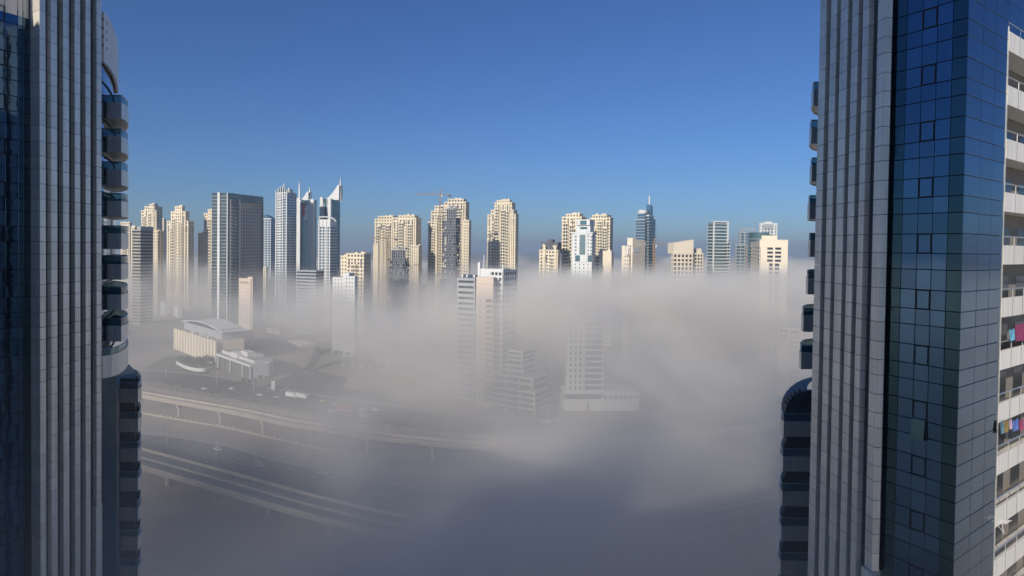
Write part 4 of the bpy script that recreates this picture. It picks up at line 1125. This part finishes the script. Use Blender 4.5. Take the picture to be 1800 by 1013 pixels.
# right side glass wall
for i in range(3):
    a = C_ + dU * us_[i]; b_ = C_ + dU * us_[i+1]
    f.face(a, b_, 'glass_pane', M_MIRROR, 60, TOPZ, vis=(82, 114.5), tilt=.0018)
e0 = C_ + dU * us_[3]
for i in range(12):
    f.face(e0 + dU * (1.6 * i), e0 + dU * (1.6 * (i + 1)), 'glass_pane', M_MIRROR, BTOP, TOPZ, vis=(0, 0), tilt=.002)
# backing behind the panes, core of the tower
back = MB(); inn = .09
def off(p, d): return (p[0] + d[0], p[1] + d[1])
nV = Vector((-dV.y, dV.x)) * -1      # outward normal of the V face
if nV.dot(Vector((0, 0)) - C_) < 0: nV = -nV
nU = Vector((dU.y, -dU.x))
pA = P0 - nV * inn; pB = C_ - nV * inn - nU * inn; pC = e0 - nU * inn
back.prism([(pA.x, pA.y), (pB.x, pB.y), (pC.x, pC.y), (pC.x + 1.5, pC.y + 9), (24.5, 47)], 0, TOPZ)
f.mb_obj(back, 'core_wall', M_DARKJ)
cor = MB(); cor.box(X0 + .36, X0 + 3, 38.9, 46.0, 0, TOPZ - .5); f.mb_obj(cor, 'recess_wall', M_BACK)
# window frames round the opening lights
frm = MB()
wf = {}
for (z, h, k) in rows_between(81, 116):
    if k == 1:
        a = P0 + dV * vs_[2]; w_ = vs_[3] - vs_[2]
        if 'w' not in wf:
            q = MB(); t_ = .065
            for (u0, u1, v0, v1) in ((0, w_, 0, t_), (0, w_, h - t_, h), (0, t_, t_, h - t_), (w_ - t_, w_, t_, h - t_)): q.box(u0, u1, -.05, .03, v0, v1)
            wf['w'] = q.mesh('window_frame', M_DARKJ)
        put(wf['w'], 'window_frame', f.lo(a.x, a.y, z), math.atan2(dV.y, dV.x), f.root)
# one awning window pushed open
zo = at(1610, 752, 37.2).z
a = P0 + dV * vs_[2] + nV * .12
q = MB(); wo = vs_[3] - vs_[2]; q.box(.04, wo - .04, -.03, .03, -1.2, 0)
ow = q.obj('open_window', M_TEAL, f.root, loc=f.lo(a.x, a.y, zo + .6)); ow.rotation_euler = (-.10, 0, math.atan2(dV.y, dV.x))
q = MB(); q.box(0.02, wo - .02, .02, .05, -1.2, 0); oo = q.obj('window_opening', M_DARKJ, f.root, loc=f.lo(a.x - nV.x * .1, a.y - nV.y * .1, zo + .58)); oo.rotation_euler = (0, 0, math.atan2(dV.y, dV.x))
# sunlit balconies on the right side
LB = 17.0
nU3 = nU
k = 0; zb = BTOP
for k in range(34):
    z1 = BTOP - k * 3.3; z0 = z1 - 1.2
    if z0 < 1: break
    a = e0 + nU * .05; b2 = e0 + dU * LB + nU * .05; a2 = e0 - nU * 1.4; b3 = e0 + dU * LB - nU * 1.4
    mb_ = MB(); mb_.prism([(a.x, a.y), (b2.x, b2.y), (b2.x - nU.x * .15, b2.y - nU.y * .15), (a.x - nU.x * .15, a.y - nU.y * .15)], z0, z1)
    s0 = a - nU * .15; s1 = b2 - nU * .15
    mb_.prism([(s0.x, s0.y), (s1.x, s1.y), (b3.x, b3.y), (a2.x, a2.y)], z0 + .04, z0 + .24)
    o = f.mb_obj(mb_, 'balcony', M_PANEL2)
    h_ = MB(); hz_ = z1 + .55; r0 = a - nU * .07; r1 = b2 - nU * .07
    h_.bar((r0.x, r0.y, hz_), (r1.x, r1.y, hz_), .035)
    for q in range(9): pt = r0 + (r1 - r0) * (q / 8); h_.bar((pt.x, pt.y, z1), (pt.x, pt.y, hz_), .02)
    f.mb_obj(h_, 'handrail', M_RAIL, parent=o)
    # panel seams of the parapet
    sm_ = MB()
    for q in range(1, 9): pt = a + dU * (LB / 9 * q) + nU * .004; sm_.bar((pt.x, pt.y, z0 + .01), (pt.x, pt.y, z1 - .01), .008)
    f.mb_obj(sm_, 'joint', M_DARKJ, kind='stuff', parent=o)
bw = MB(); a = e0 - nU * 1.45; b2 = e0 + dU * LB - nU * 1.45
bw.prism([(a.x, a.y), (b2.x, b2.y), (b2.x - nU.x * 8, b2.y - nU.y * 8), (a.x - nU.x * 8, a.y - nU.y * 8)], 0, BTOP + .5)
f.mb_obj(bw, 'rear_wall', mat('balcony_back_wall', (.30, .27, .23), .8, var=.1))
dw = MB()
for k in range(12):
    z1 = BTOP - k * 3.3
    for q in range(5):
        p1 = a + dU * (1.0 + q * 3.4) + nU * .02; p2 = p1 + dU * 1.9
        dw.prism([(p1.x, p1.y), (p2.x, p2.y), (p2.x - nU.x * .3, p2.y - nU.y * .3), (p1.x - nU.x * .3, p1.y - nU.y * .3)], z1 + .2 - 1.2, z1 + 1.2)
f.mb_obj(dw, 'balcony_door', M_DGLASS, kind='stuff')
# end wall beside the glass
ew = MB(); a = e0 - dU * .08 + nU * .03; b2 = e0 - dU * .08 - nU * 1.6
ew.prism([(a.x, a.y), (a.x + dU.x * .12, a.y + dU.y * .12), (b2.x + dU.x * .12, b2.y + dU.y * .12), (b2.x, b2.y)], 0, BTOP + .3); f.mb_obj(ew, 'side_wall', M_PANEL)
# balconies on the far side, left of the piers
YB = 54.5
def bal_r(zp1, dx=0.0):
    path = [(X_(p + dx * 20, YB + d), YB + d) for p, d in ((1500, 0), (1424, 0), (1422, .8), (1422.5, 1.8), (1425, 2.8), (1430, 3.6), (1450, 4.6))]
    balcony(f, path, zp1 - 1.45, zp1, .6)
z = Z_(157, YB, 1430)
for k in range(8): bal_r(z - k * 3.27, dx=-.45 * (k > 5) - .12 * (k % 2))
cur = MB(); cur.prism([(25.5, 47), (26.5, 52), (29.0, 58), (32, 64), (45, 66), (45, 50)], 0, TOPZ - 4); f.mb_obj(cur, 'rear_block', M_TEAL)
# lower wing with rounded balconies
YL = 58.5
xl = X_(1381, YL); zt_ = Z_(690, YL, 1400)
cur = MB()
arc = [(X_(p, YL + d), YL + d) for p, d in ((1389, 1.2), (1388, 3.0), (1393, 4.6), (1401, 6.2), (1415, 7.6))]
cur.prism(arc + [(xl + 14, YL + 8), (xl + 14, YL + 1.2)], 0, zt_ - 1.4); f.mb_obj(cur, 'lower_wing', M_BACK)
for k in range(26):
    zp1 = Z_(741, YL, 1400) - k * 3.3
    if zp1 < 3: break
    path = [(X_(p, YL + d), YL + d) for p, d in ((1500, 0), (1384, 0), (1380.5, .9), (1381, 2.2), (1385, 3.8), (1393, 5.4), (1410, 7))]
    balcony(f, path, zp1 - 1.42, zp1, .72)
# curved roof hood above the lower wing
hd = MB(); K = 8
base_p = ((1500, 0), (1386, 0), (1383, .9), (1383, 2.2), (1387, 3.8), (1394, 5.4), (1411, 7))
for k in range(K):
    t = (k + .5) / K; sh = 42 * (1 - math.cos(t * math.pi / 2)); z0_ = zt_ - 2.0 + 2.0 * math.sin(k / K * math.pi / 2); z1_ = zt_ - 2.0 + 2.0 * math.sin((k + 1) / K * math.pi / 2)
    hd.wallpath([(X_(p + (sh if p < 1450 else 0), YL + .3 + d + t * .4), YL + .3 + d + t * .4) for p, d in base_p], .35, z0_, z1_ + .05)
f.mb_obj(hd, 'curved_hood', M_BACK)
# roof slab
rf_ = MB(); rf_.prism([(22, 37.5), (25, 34.5), (31, 38.2), (46, 48), (44, 66), (24, 60)], TOPZ, TOPZ + 1.5); f.mb_obj(rf_, 'roof', M_PANEL)

# ---------------- left tower
f = Fore('apartment_tower', 'left foreground tower with fluted grey piers and stacked rounded balconies', (-40, 52, 0))
XL = -36.2
fr_ = [(90, 100.6), (111, 121.4), (131.5, 141), (150.5, 159), (168.6, 179.3)]
for (pa, pb) in fr_:
    Ya = -XL * 1100 / (900 - pa); Yb = -XL * 1100 / (900 - pb)
    f.pier([(XL, Ya), (XL, Yb), (XL - .42, Yb), (XL - .42, Ya)], 'cladding_panel', M_PANEL, 0, TOPZ, vis=(76, 121))
dUp = Vector((.45, .893)).normalized(); dVp = Vector((.87, -.5)).normalized()
fold = Vector((XL, 47.98)); inner = fold - dVp * 1.57
f.pier([(fold.x, fold.y), (XL, 48.58), (XL - .6, 49.3), (inner.x - .2, inner.y + .3), (inner.x, inner.y)], 'cladding_panel', M_PANEL, 0, TOPZ, vis=(76, 121))
def onG(px):
    t = (px - 900) / F; d = -dUp; return (t * inner.y - inner.x) / (d.x - t * d.y)
gs = [0, onG(41), onG(32), onG(9.5)]
while len(gs) < 12: gs.append(gs[-1] + (gs[3] - gs[2]))
GT = at(30, 28, 48).z
for i in range(len(gs) - 1):
    a = inner - dUp * gs[i+1]; b_ = inner - dUp * gs[i]
    f.face(a, b_, 'glass_pane', M_TEAL if i == 0 else M_MIRROR, 60, GT, vis=(76, 121) if i < 6 else (0, 0), tilt=.0011)
    f.face(a, b_, 'fascia_panel', M_PANEL2, GT, 121, vis=(76, 122), base=GT, pat=[1.5, 1.5, 1.5])
nG = Vector((dUp.y, -dUp.x))
bk = MB(); e_ = inner - dUp * 13
pA = inner - nG * .1; pE = e_ - nG * .1
bk.prism([(pA.x, pA.y), (pE.x, pE.y), (pE.x - 14, pE.y + 8), (-52, 56), (XL - .8, 55.0), (XL - .8, 49.2)], 0, 121); f.mb_obj(bk, 'core_wall', M_DARKJ)
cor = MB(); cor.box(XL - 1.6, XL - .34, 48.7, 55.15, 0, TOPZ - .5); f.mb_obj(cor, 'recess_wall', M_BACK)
# opening-light frames
wf = {}
for (z, h, k) in rows_between(76, GT):
    if k == 1:
        for (i0, i1) in ((3, 4),):
            a = inner - dUp * gs[i1]; w_ = gs[i1] - gs[i0]
            if 'w' not in wf:
                q = MB(); t_ = .065
                for (u0, u1, v0, v1) in ((0, w_, 0, t_), (0, w_, h - t_, h), (0, t_, t_, h - t_), (w_ - t_, w_, t_, h - t_)): q.box(u0, u1, -.05, .03, v0, v1)
                wf['w'] = q.mesh('window_frame', M_DARKJ)
            put(wf['w'], 'window_frame', f.lo(a.x, a.y, z), math.atan2(dUp.y, dUp.x), f.root)
# rounded rear part: parapet with louvre strips, curved glass, balconies
def curve_l(o_=0.0):
    pts = [(179, 56), (186, 57.2), (192, 58.8), (197, 60.5), (201, 62.5), (204, 65), (205.3, 68)]
    return [(X_(p, y) + o_, y) for p, y in pts]
C1 = curve_l()
TZ = at(182, 24, 56.5).z; BZ = at(182, 111, 56.5).z
ins_ = [(-46, 68), (-46, 56)]
m_ = MB(); m_.wallpath(C1, .3, BZ, TZ); f.mb_obj(m_, 'curved_parapet', M_PANEL2)
m_ = MB()
for k in range(4):
    zz = BZ + (TZ - BZ) * (.30 + .17 * k); m_.wallpath([(x + .12, y - .1) for x, y in C1[:]], .14, zz, zz + .22)
f.mb_obj(m_, 'louvre', mat('louvre_tan', (.30, .22, .16), .6), kind='stuff')
m_ = MB(); m_.prism([(x - .25, y + .1) for x, y in C1] + [(-46, 70), (-46, 57)], Z_(665, 57, 190), BZ + .3); f.mb_obj(m_, 'curved_glazing', M_CGLASS)
sm_ = MB()
for k in range(60):
    zz = BZ - k * 1.65
    if zz < Z_(655, 57, 190): break
    sm_.wallpath([(x - .2, y + .05) for x, y in C1], .16, zz, zz + .06)
f.mb_obj(sm_, 'transom', M_DARKJ, kind='stuff')
YBL = 58.0
def bal_l(zp1, px_r=213, px_e=224, rail=.7):
    path = [(X_(p, YBL + d), YBL + d) for p, d in ((181, .5), (190, 0), (px_r, 0), (px_r + 6, .9), (px_e, 2.4), (px_e, 4.2), (px_e - 3, 6.0), (px_e - 10, 7.4), (200, 9))]
    balcony(f, path, zp1 - 1.45, zp1, rail)
ys_ = [181, 240, 298, 353.5, 410.5, 464.5, 518, 573]
for y_ in ys_: bal_l(Z_(y_, YBL, 205))
# big sweeping balcony that closes the stack
zp = Z_(622, 57.5, 205)
path = [(X_(179, 55.6), 55.6), (X_(195, 56.4), 56.4), (X_(208, 57.6), 57.6), (X_(217, 59.3), 59.3), (X_(223, 61.5), 61.5), (X_(224, 64), 64), (X_(222, 68), 68)]
balcony(f, path, zp - 1.9, zp + .1, .6, label='large sweeping balcony parapet closing the stack')
# lower wing
YW = 69.0
xr = X_(247, YW); x0_ = X_(213, YW); zt_ = Z_(650, YW, 230)
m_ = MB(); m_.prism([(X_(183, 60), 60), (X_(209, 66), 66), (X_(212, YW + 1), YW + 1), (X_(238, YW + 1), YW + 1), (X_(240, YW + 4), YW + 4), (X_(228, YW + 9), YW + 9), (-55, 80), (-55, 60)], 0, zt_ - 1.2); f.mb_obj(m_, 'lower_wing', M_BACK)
for k in range(26):
    zp1 = Z_(684, YW, 230) - k * 3.3
    if zp1 < 3: break
    path = [(X_(p, YW + d), YW + d) for p, d in ((199, .4), (213, 0), (243, 0), (246.5, .8), (248, 2.2), (247, 4.2), (241, 6.5), (230, 8))]
    balcony(f, path, zp1 - 1.5, zp1, .7)
acm = MB(); acm.box(-.42, .42, -.16, .16, 0, .6); acm.prism_y([(.12 + .22*math.cos(k*math.pi/6), .3 + .22*math.sin(k*math.pi/6)) for k in range(12)], -.2, -.15)
fanm = MB(); fanm.prism_y([(.12 + .19*math.cos(k*math.pi/6), .3 + .19*math.sin(k*math.pi/6)) for k in range(12)], -.215, -.205)
acme, fanme = acm.mesh('casing', M_WHITE), fanm.mesh('fan_grille', M_DARKJ)
for i_, (px_, k_, lb_) in enumerate(((219, 0, 'white air conditioner on the topmost lower-wing balcony of the left tower'), (236, 1, 'white air conditioner near the outer corner, second lower-wing balcony'), (222, 3, 'white air conditioner on the fourth lower-wing balcony of the left tower'), (230, 5, 'white air conditioner on the sixth lower-wing balcony of the left tower'))):
    zz = Z_(684, YW, 230) - k_ * 3.3 - 1.5 + .32
    ac = empty('air_conditioner', (X_(px_, YW + .7), YW + .7, zz)); tag(ac, lb_, 'air conditioner'); put(acme, 'casing', (0, 0, 0), 0, ac); put(fanme, 'fan_grille', (0, 0, 0), 0, ac)
rf_ = MB(); rf_.prism([(pA.x + .2, pA.y), (pE.x, pE.y), (pE.x - 14, pE.y + 8), (-52, 56), (XL - 1.5, 55), (XL - 1.5, 49.4)], 121.02, 121.3); f.mb_obj(rf_, 'roof', M_PANEL)
glw = MB(); glw.prism([(X_(180, 56), 56), (X_(186, 62), 62), (XL - 3, 62), (XL - 3, 55.3)], 0, Z_(668, 56, 185)); f.mb_obj(glw, 'side_glazing', M_TEAL)

# ---------------- laundry on the right tower's balconies
def onU3(px, lean=6): s_ = onU(px + lean); return C_ + dU * s_ + nU * .10
def cloth(label, px0, px1, py0, py1, colr, nm, name='laundry', waves=2.0):
    a = onU3(px0); b2 = onU3(px1); d_ = b2 - a; v, f_ = [], []
    nu, nv = 12, 6
    z_t = at(px0, py0, a.y).z; z_b = at(px0, py1, a.y).z
    for j in range(nv + 1):
        for i in range(nu + 1):
            t = i / nu; wv = .04 * math.sin(t * waves * 6.28 + j * .3) * (.3 + j / nv); p = a + d_ * t + nU * (wv + .05)
            v.append((p.x - a.x, p.y - a.y, (z_t - z_b) * (1 - j / nv) + .03 * math.sin(t * 9)))
    for j in range(nv):
        for i in range(nu): k = j * (nu + 1) + i; f_.append((k, k+1, k+nu+2, k+nu+1))
    nn = len(v)
    for p in list(v): v.append((p[0] + nU.x * .015, p[1] + nU.y * .015, p[2]))
    f_ += [tuple(q + nn for q in t_[::-1]) for t_ in f_[:nu*nv]]
    me = bpy.data.meshes.new(name); me.from_pydata(v, [], f_); me.materials.append(mat('cloth_' + nm, colr, .9, var=.25, scale=6))
    for p in me.polygons: p.use_smooth = True
    o = bpy.data.objects.new(name, me); col.objects.link(o); o.location = (a.x, a.y, z_b); tag(o, label, 'laundry'); return o
cloth('magenta blanket draped over the rail of a sunlit balcony', 1776, 1815, 572, 602, (.32, .05, .14), 'magenta', 'hanging_blanket', 3)
cloth('light blue towel hanging left of the magenta blanket', 1766, 1775, 580, 600, (.15, .42, .60), 'blue', 'hanging_towel', 1)
for i, (pa, pb, c, nm, lb) in enumerate(((1755, 1761, (.12, .22, .28), 'tealcl', 'dark teal shirt first on the lower clothes line'), (1761, 1768, (.28, .20, .07), 'olive', 'mustard shirt second on the lower clothes line'),
                                         (1776, 1786, (.12, .2, .55), 'cobalt', 'bright blue shirt on the lower clothes line'), (1788, 1795, (.35, .06, .16), 'wine', 'wine red shirt right of the bright blue one'), (1770, 1775, (.5, .35, .38), 'rose', 'pale rose cloth between the mustard and blue shirts'))):
    cloth(lb, pa, pb, 742 - i * .8, 764 - i * 2, c, nm, 'hanging_shirt', 1)
# folding drying rack on a lower balcony
a = onU3(1752, 12); zr = at(1752, 925, a.y).z
dr = empty('drying_rack', (a.x - nU.x * .1, a.y - nU.y * .1, zr)); tag(dr, 'white wire drying rack folded out over a low balcony', 'drying rack')
m_ = MB()
for k in range(6): m_.bar((dU.x * k * .16, dU.y * k * .16, .12), (dU.x * k * .16 + nU.x * .55, dU.y * k * .16 + nU.y * .55, .32), .012)
m_.bar((0, 0, .12), (dU.x * .9, dU.y * .9, .12), .016); m_.bar((nU.x * .55, nU.y * .55, .32), (dU.x * .9 + nU.x * .55, dU.y * .9 + nU.y * .55, .32), .016)
m_.obj('wire_frame', M_WHITE, dr)
m_ = MB(); m_.bar((0, 0, .12), (dU.x * .5 + nU.x * .3, dU.y * .5 + nU.y * .3, -.5), .014); m_.bar((dU.x * .9, dU.y * .9, .12), (dU.x * .4 + nU.x * .3, dU.y * .4 + nU.y * .3, -.5), .014); m_.obj('leg', M_WHITE, dr)

# ---------------- viewpoint tower and added unseen neighbours behind the camera, placed to shade the foreground
def cluster(label, pts, h, m=M_PANEL2):
    c = sum((Vector(p) for p in pts), Vector((0, 0))) / len(pts)
    root = empty('apartment_tower', (c.x, c.y, 0)); tag(root, label, 'tower')
    g_ = MB(); g_.prism([((p[0]-c.x)*.985, (p[1]-c.y)*.985) for p in pts], 0, h - 2); g_.obj('glazing', M_MIRROR, root)
    s_ = MB(); z = 0
    while z < h - 3.3: s_.prism([(p[0]-c.x, p[1]-c.y) for p in pts], z, z + 1.3); z += 3.3
    s_.prism([(p[0]-c.x, p[1]-c.y) for p in pts], h - 2.2, h); s_.obj('floor_band', m, root, kind='stuff')
cluster('tower whose high balcony the view is taken from', [(6.9, -1.2), (-24, -1.2), (-30, -14), (-22, -24), (-5, -22)], 141)
cluster('added out-of-view tower behind the viewpoint to the left, shading the bottom fog', [(-46, -38), (-84, -52), (-95, -80), (-60, -78)], 130)
cluster('added out-of-view tower left of the viewpoint, shading the left foreground tower', [(-51, 23), (-76, 18), (-80, -6), (-57, -4)], 128.5)
cluster('added out-of-view tower farther left, throwing a streak of shade on the fog', [(-118, 10), (-150, 4), (-156, -20), (-124, -24)], 128)

# ================================================================== AIR: fog bank and thin haze
def vol_mat(name, colr, dens, aniso, density_attr=False):
    m = bpy.data.materials.new(name); m.use_nodes = True; nt = m.node_tree
    nt.nodes.remove(nt.nodes['Principled BSDF'])
    pv = nt.nodes.new('ShaderNodeVolumePrincipled')
    pv.inputs['Color'].default_value = (*colr, 1); pv.inputs['Density'].default_value = dens; pv.inputs['Anisotropy'].default_value = aniso
    if not density_attr: pv.inputs['Density Attribute'].default_value = ''
    nt.links.new(pv.outputs[0], nt.nodes['Material Output'].inputs['Volume'])
    return m
HAZE_D = 0.00018
h = MB(); h.box(-14000, 14000, -1400, 24000, -1.6, 215); ho = h.obj('haze', vol_mat('haze', (.52, .66, .80), HAZE_D, .1), kind='stuff')

ng = bpy.data.node_groups.new('fog_field', 'GeometryNodeTree')
ng.interface.new_socket('Geometry', in_out='OUTPUT', socket_type='NodeSocketGeometry')
N = ng.nodes; L = ng.links
def mth(op, *a, clamp=False):
    n = N.new('ShaderNodeMath'); n.operation = op; n.use_clamp = clamp
    for i, v in enumerate(a):
        if isinstance(v, (int, float)): n.inputs[i].default_value = v
        else: L.new(v, n.inputs[i])
    return n.outputs[0]
def smooth(v, a, b):
    n = N.new('ShaderNodeMapRange'); n.interpolation_type = 'SMOOTHSTEP'; n.inputs[1].default_value = a; n.inputs[2].default_value = b
    L.new(v, n.inputs[0]); return n.outputs[0]
def noise(vec, scale, detail=3, off_=(0, 0, 0), str_=(1, 1, 1)):
    a = N.new('ShaderNodeVectorMath'); a.operation = 'MULTIPLY'; L.new(vec, a.inputs[0]); a.inputs[1].default_value = [c * scale for c in str_]
    c = N.new('ShaderNodeVectorMath'); c.operation = 'ADD'; L.new(a.outputs[0], c.inputs[0]); c.inputs[1].default_value = off_
    n = N.new('ShaderNodeTexNoise'); n.inputs['Scale'].default_value = 1; n.inputs['Detail'].default_value = detail; n.inputs['Roughness'].default_value = .55
    L.new(c.outputs[0], n.inputs['Vector']); return n.outputs[0]
pos = N.new('GeometryNodeInputPosition').outputs[0]
sep = N.new('ShaderNodeSeparateXYZ'); L.new(pos, sep.inputs[0]); PX, PY, PZ = sep.outputs
n_big = noise(pos, 1 / 170, 2, (3.1, 7.7, 1.3), (1, 1, 0.3))
n_mid = noise(pos, 1 / 60, 4, (13.1, 2.7, 5.3), (1, 1, 1.5))
n_wisp = noise(pos, 1 / 110, 5, (1.1, 22.7, 9.3), (1, .8, 1.8))
def blob(px, py, Y, rx, ry, rz, amp):
    c = at(px, py, Y)
    dx = mth('DIVIDE', mth('SUBTRACT', PX, c.x), rx); dy = mth('DIVIDE', mth('SUBTRACT', PY, c.y), ry); dz = mth('DIVIDE', mth('SUBTRACT', PZ, c.z), rz)
    r2 = mth('ADD', mth('ADD', mth('MULTIPLY', dx, dx), mth('MULTIPLY', dy, dy)), mth('MULTIPLY', dz, dz))
    return mth('MULTIPLY', mth('EXPONENT', mth('MULTIPLY', r2, -1.0)), amp)
FOG_LAYER = 0.0034
NEAR_FOG = 0.0120
# layer: top height wanders
azim = mth('DIVIDE', PX, mth('ADD', PY, 60.0))                    # how far right of the view axis
top = mth('ADD', mth('ADD', 62.0, mth('MULTIPLY', mth('SUBTRACT', n_big, .5), 46.0)), mth('MULTIPLY', mth('SUBTRACT', n_mid, .5), 56.0))
n_fine = noise(pos, 1 / 30, 3, (5.5, 4.4, 2.2), (1, 1, .8))
top = mth('ADD', top, mth('ADD', mth('MULTIPLY', mth('SUBTRACT', n_fine, .5), 30.0), mth('MULTIPLY', smooth(azim, -.15, .35), 10.0)))
rel = mth('SUBTRACT', top, PZ)
lay = smooth(rel, -11.0, 10.0)
side = mth('ADD', .42, mth('MULTIPLY', mth('MAXIMUM', smooth(azim, -.42, .05), mth('MULTIPLY', smooth(PY, 580, 800), .62)), .75))   # thinner on the left
dist = mth('ADD', .55, mth('MULTIPLY', smooth(PY, 380, 900), 1.2))
wisp = mth('MULTIPLY', mth('ADD', .15, mth('MULTIPLY', smooth(n_mid, .40, .64), 1.6)), mth('ADD', .25, mth('MULTIPLY', smooth(n_wisp, .36, .64), 1.6)))
dens = mth('MULTIPLY', mth('MULTIPLY', mth('MULTIPLY', lay, side), mth('MULTIPLY', dist, wisp)), FOG_LAYER)
BLOBS = [
    (1200, 540, 340, 120, 70, 16, .020), (1040, 520, 330, 60, 45, 14, .018), (1380, 530, 380, 90, 60, 18, .020), (1075, 492, 500, 75, 70, 9, .022), (1370, 488, 470, 60, 60, 11, .018),
    (700, 590, 480, 95, 90, 22, .012), (760, 520, 560, 120, 90, 14, .010), (620, 545, 600, 90, 80, 12, .006),
    (1260, 700, 240, 60, 60, 24, .006), (780, 880, 170, 42, 40, 20, .014), (960, 930, 160, 50, 40, 15, .018), (1150, 880, 180, 50, 40, 17, .007),
    (1250, 640, 420, 90, 70, 26, .012), (960, 540, 430, 60, 40, 15, .010), (770, 660, 360, 40, 60, 26, .012), (845, 610, 300, 34, 40, 26, .004), (880, 800, 250, 75, 50, 16, .012), (700, 760, 270, 30, 40, 20, .008),
]
tot = None
for bl in BLOBS:
    v = blob(*bl); tot = v if tot is None else mth('ADD', tot, v)
tot = mth('MULTIPLY', tot, mth('MULTIPLY', wisp, .8))
tot = mth('MULTIPLY', tot, smooth(mth('SUBTRACT', mth('ADD', top, 10.0), PZ), -8.0, 8.0))
hz1 = mth('DIVIDE', mth('SUBTRACT', azim, .085), .10)
hole = mth('MULTIPLY', mth('EXPONENT', mth('MULTIPLY', mth('MULTIPLY', hz1, hz1), -1.0)), mth('MULTIPLY', smooth(PY, 130, 230), mth('SUBTRACT', 1.0, smooth(PY, 400, 520))))
dens = mth('MULTIPLY', dens, mth('SUBTRACT', 1.0, mth('MULTIPLY', hole, .62)))
dens = mth('ADD', dens, tot)
# keep the near towers clear of dense fog
near_f = mth('MULTIPLY', mth('SUBTRACT', 1.0, smooth(PY, 120, 260)), smooth(mth('SUBTRACT', 96.0, PZ), 0.0, 55.0))
dens = mth('ADD', mth('MULTIPLY', dens, smooth(PY, 20, 150)), mth('MULTIPLY', mth('MULTIPLY', near_f, wisp), NEAR_FOG))
vc = N.new('GeometryNodeVolumeCube')
vc.inputs['Min'].default_value = (-1250, -60, 0.5); vc.inputs['Max'].default_value = (1250, 1500, 105)
vc.inputs['Resolution X'].default_value = 340; vc.inputs['Resolution Y'].default_value = 212; vc.inputs['Resolution Z'].default_value = 36
L.new(dens, vc.inputs['Density'])
sm = N.new('GeometryNodeSetMaterial'); sm.inputs['Material'].default_value = vol_mat('fog', (.972, .948, .89), 1.0, 0.0, True)
out = N.new('NodeGroupOutput'); L.new(vc.outputs[0], sm.inputs[0]); L.new(sm.outputs[0], out.inputs[0])
fm = bpy.data.meshes.new('fog_bank'); fm.materials.append(sm.inputs['Material'].default_value)
fo = bpy.data.objects.new('fog_bank', fm); col.objects.link(fo); fo['kind'] = 'stuff'
md = fo.modifiers.new('fog_field', 'NODES'); md.node_group = ng
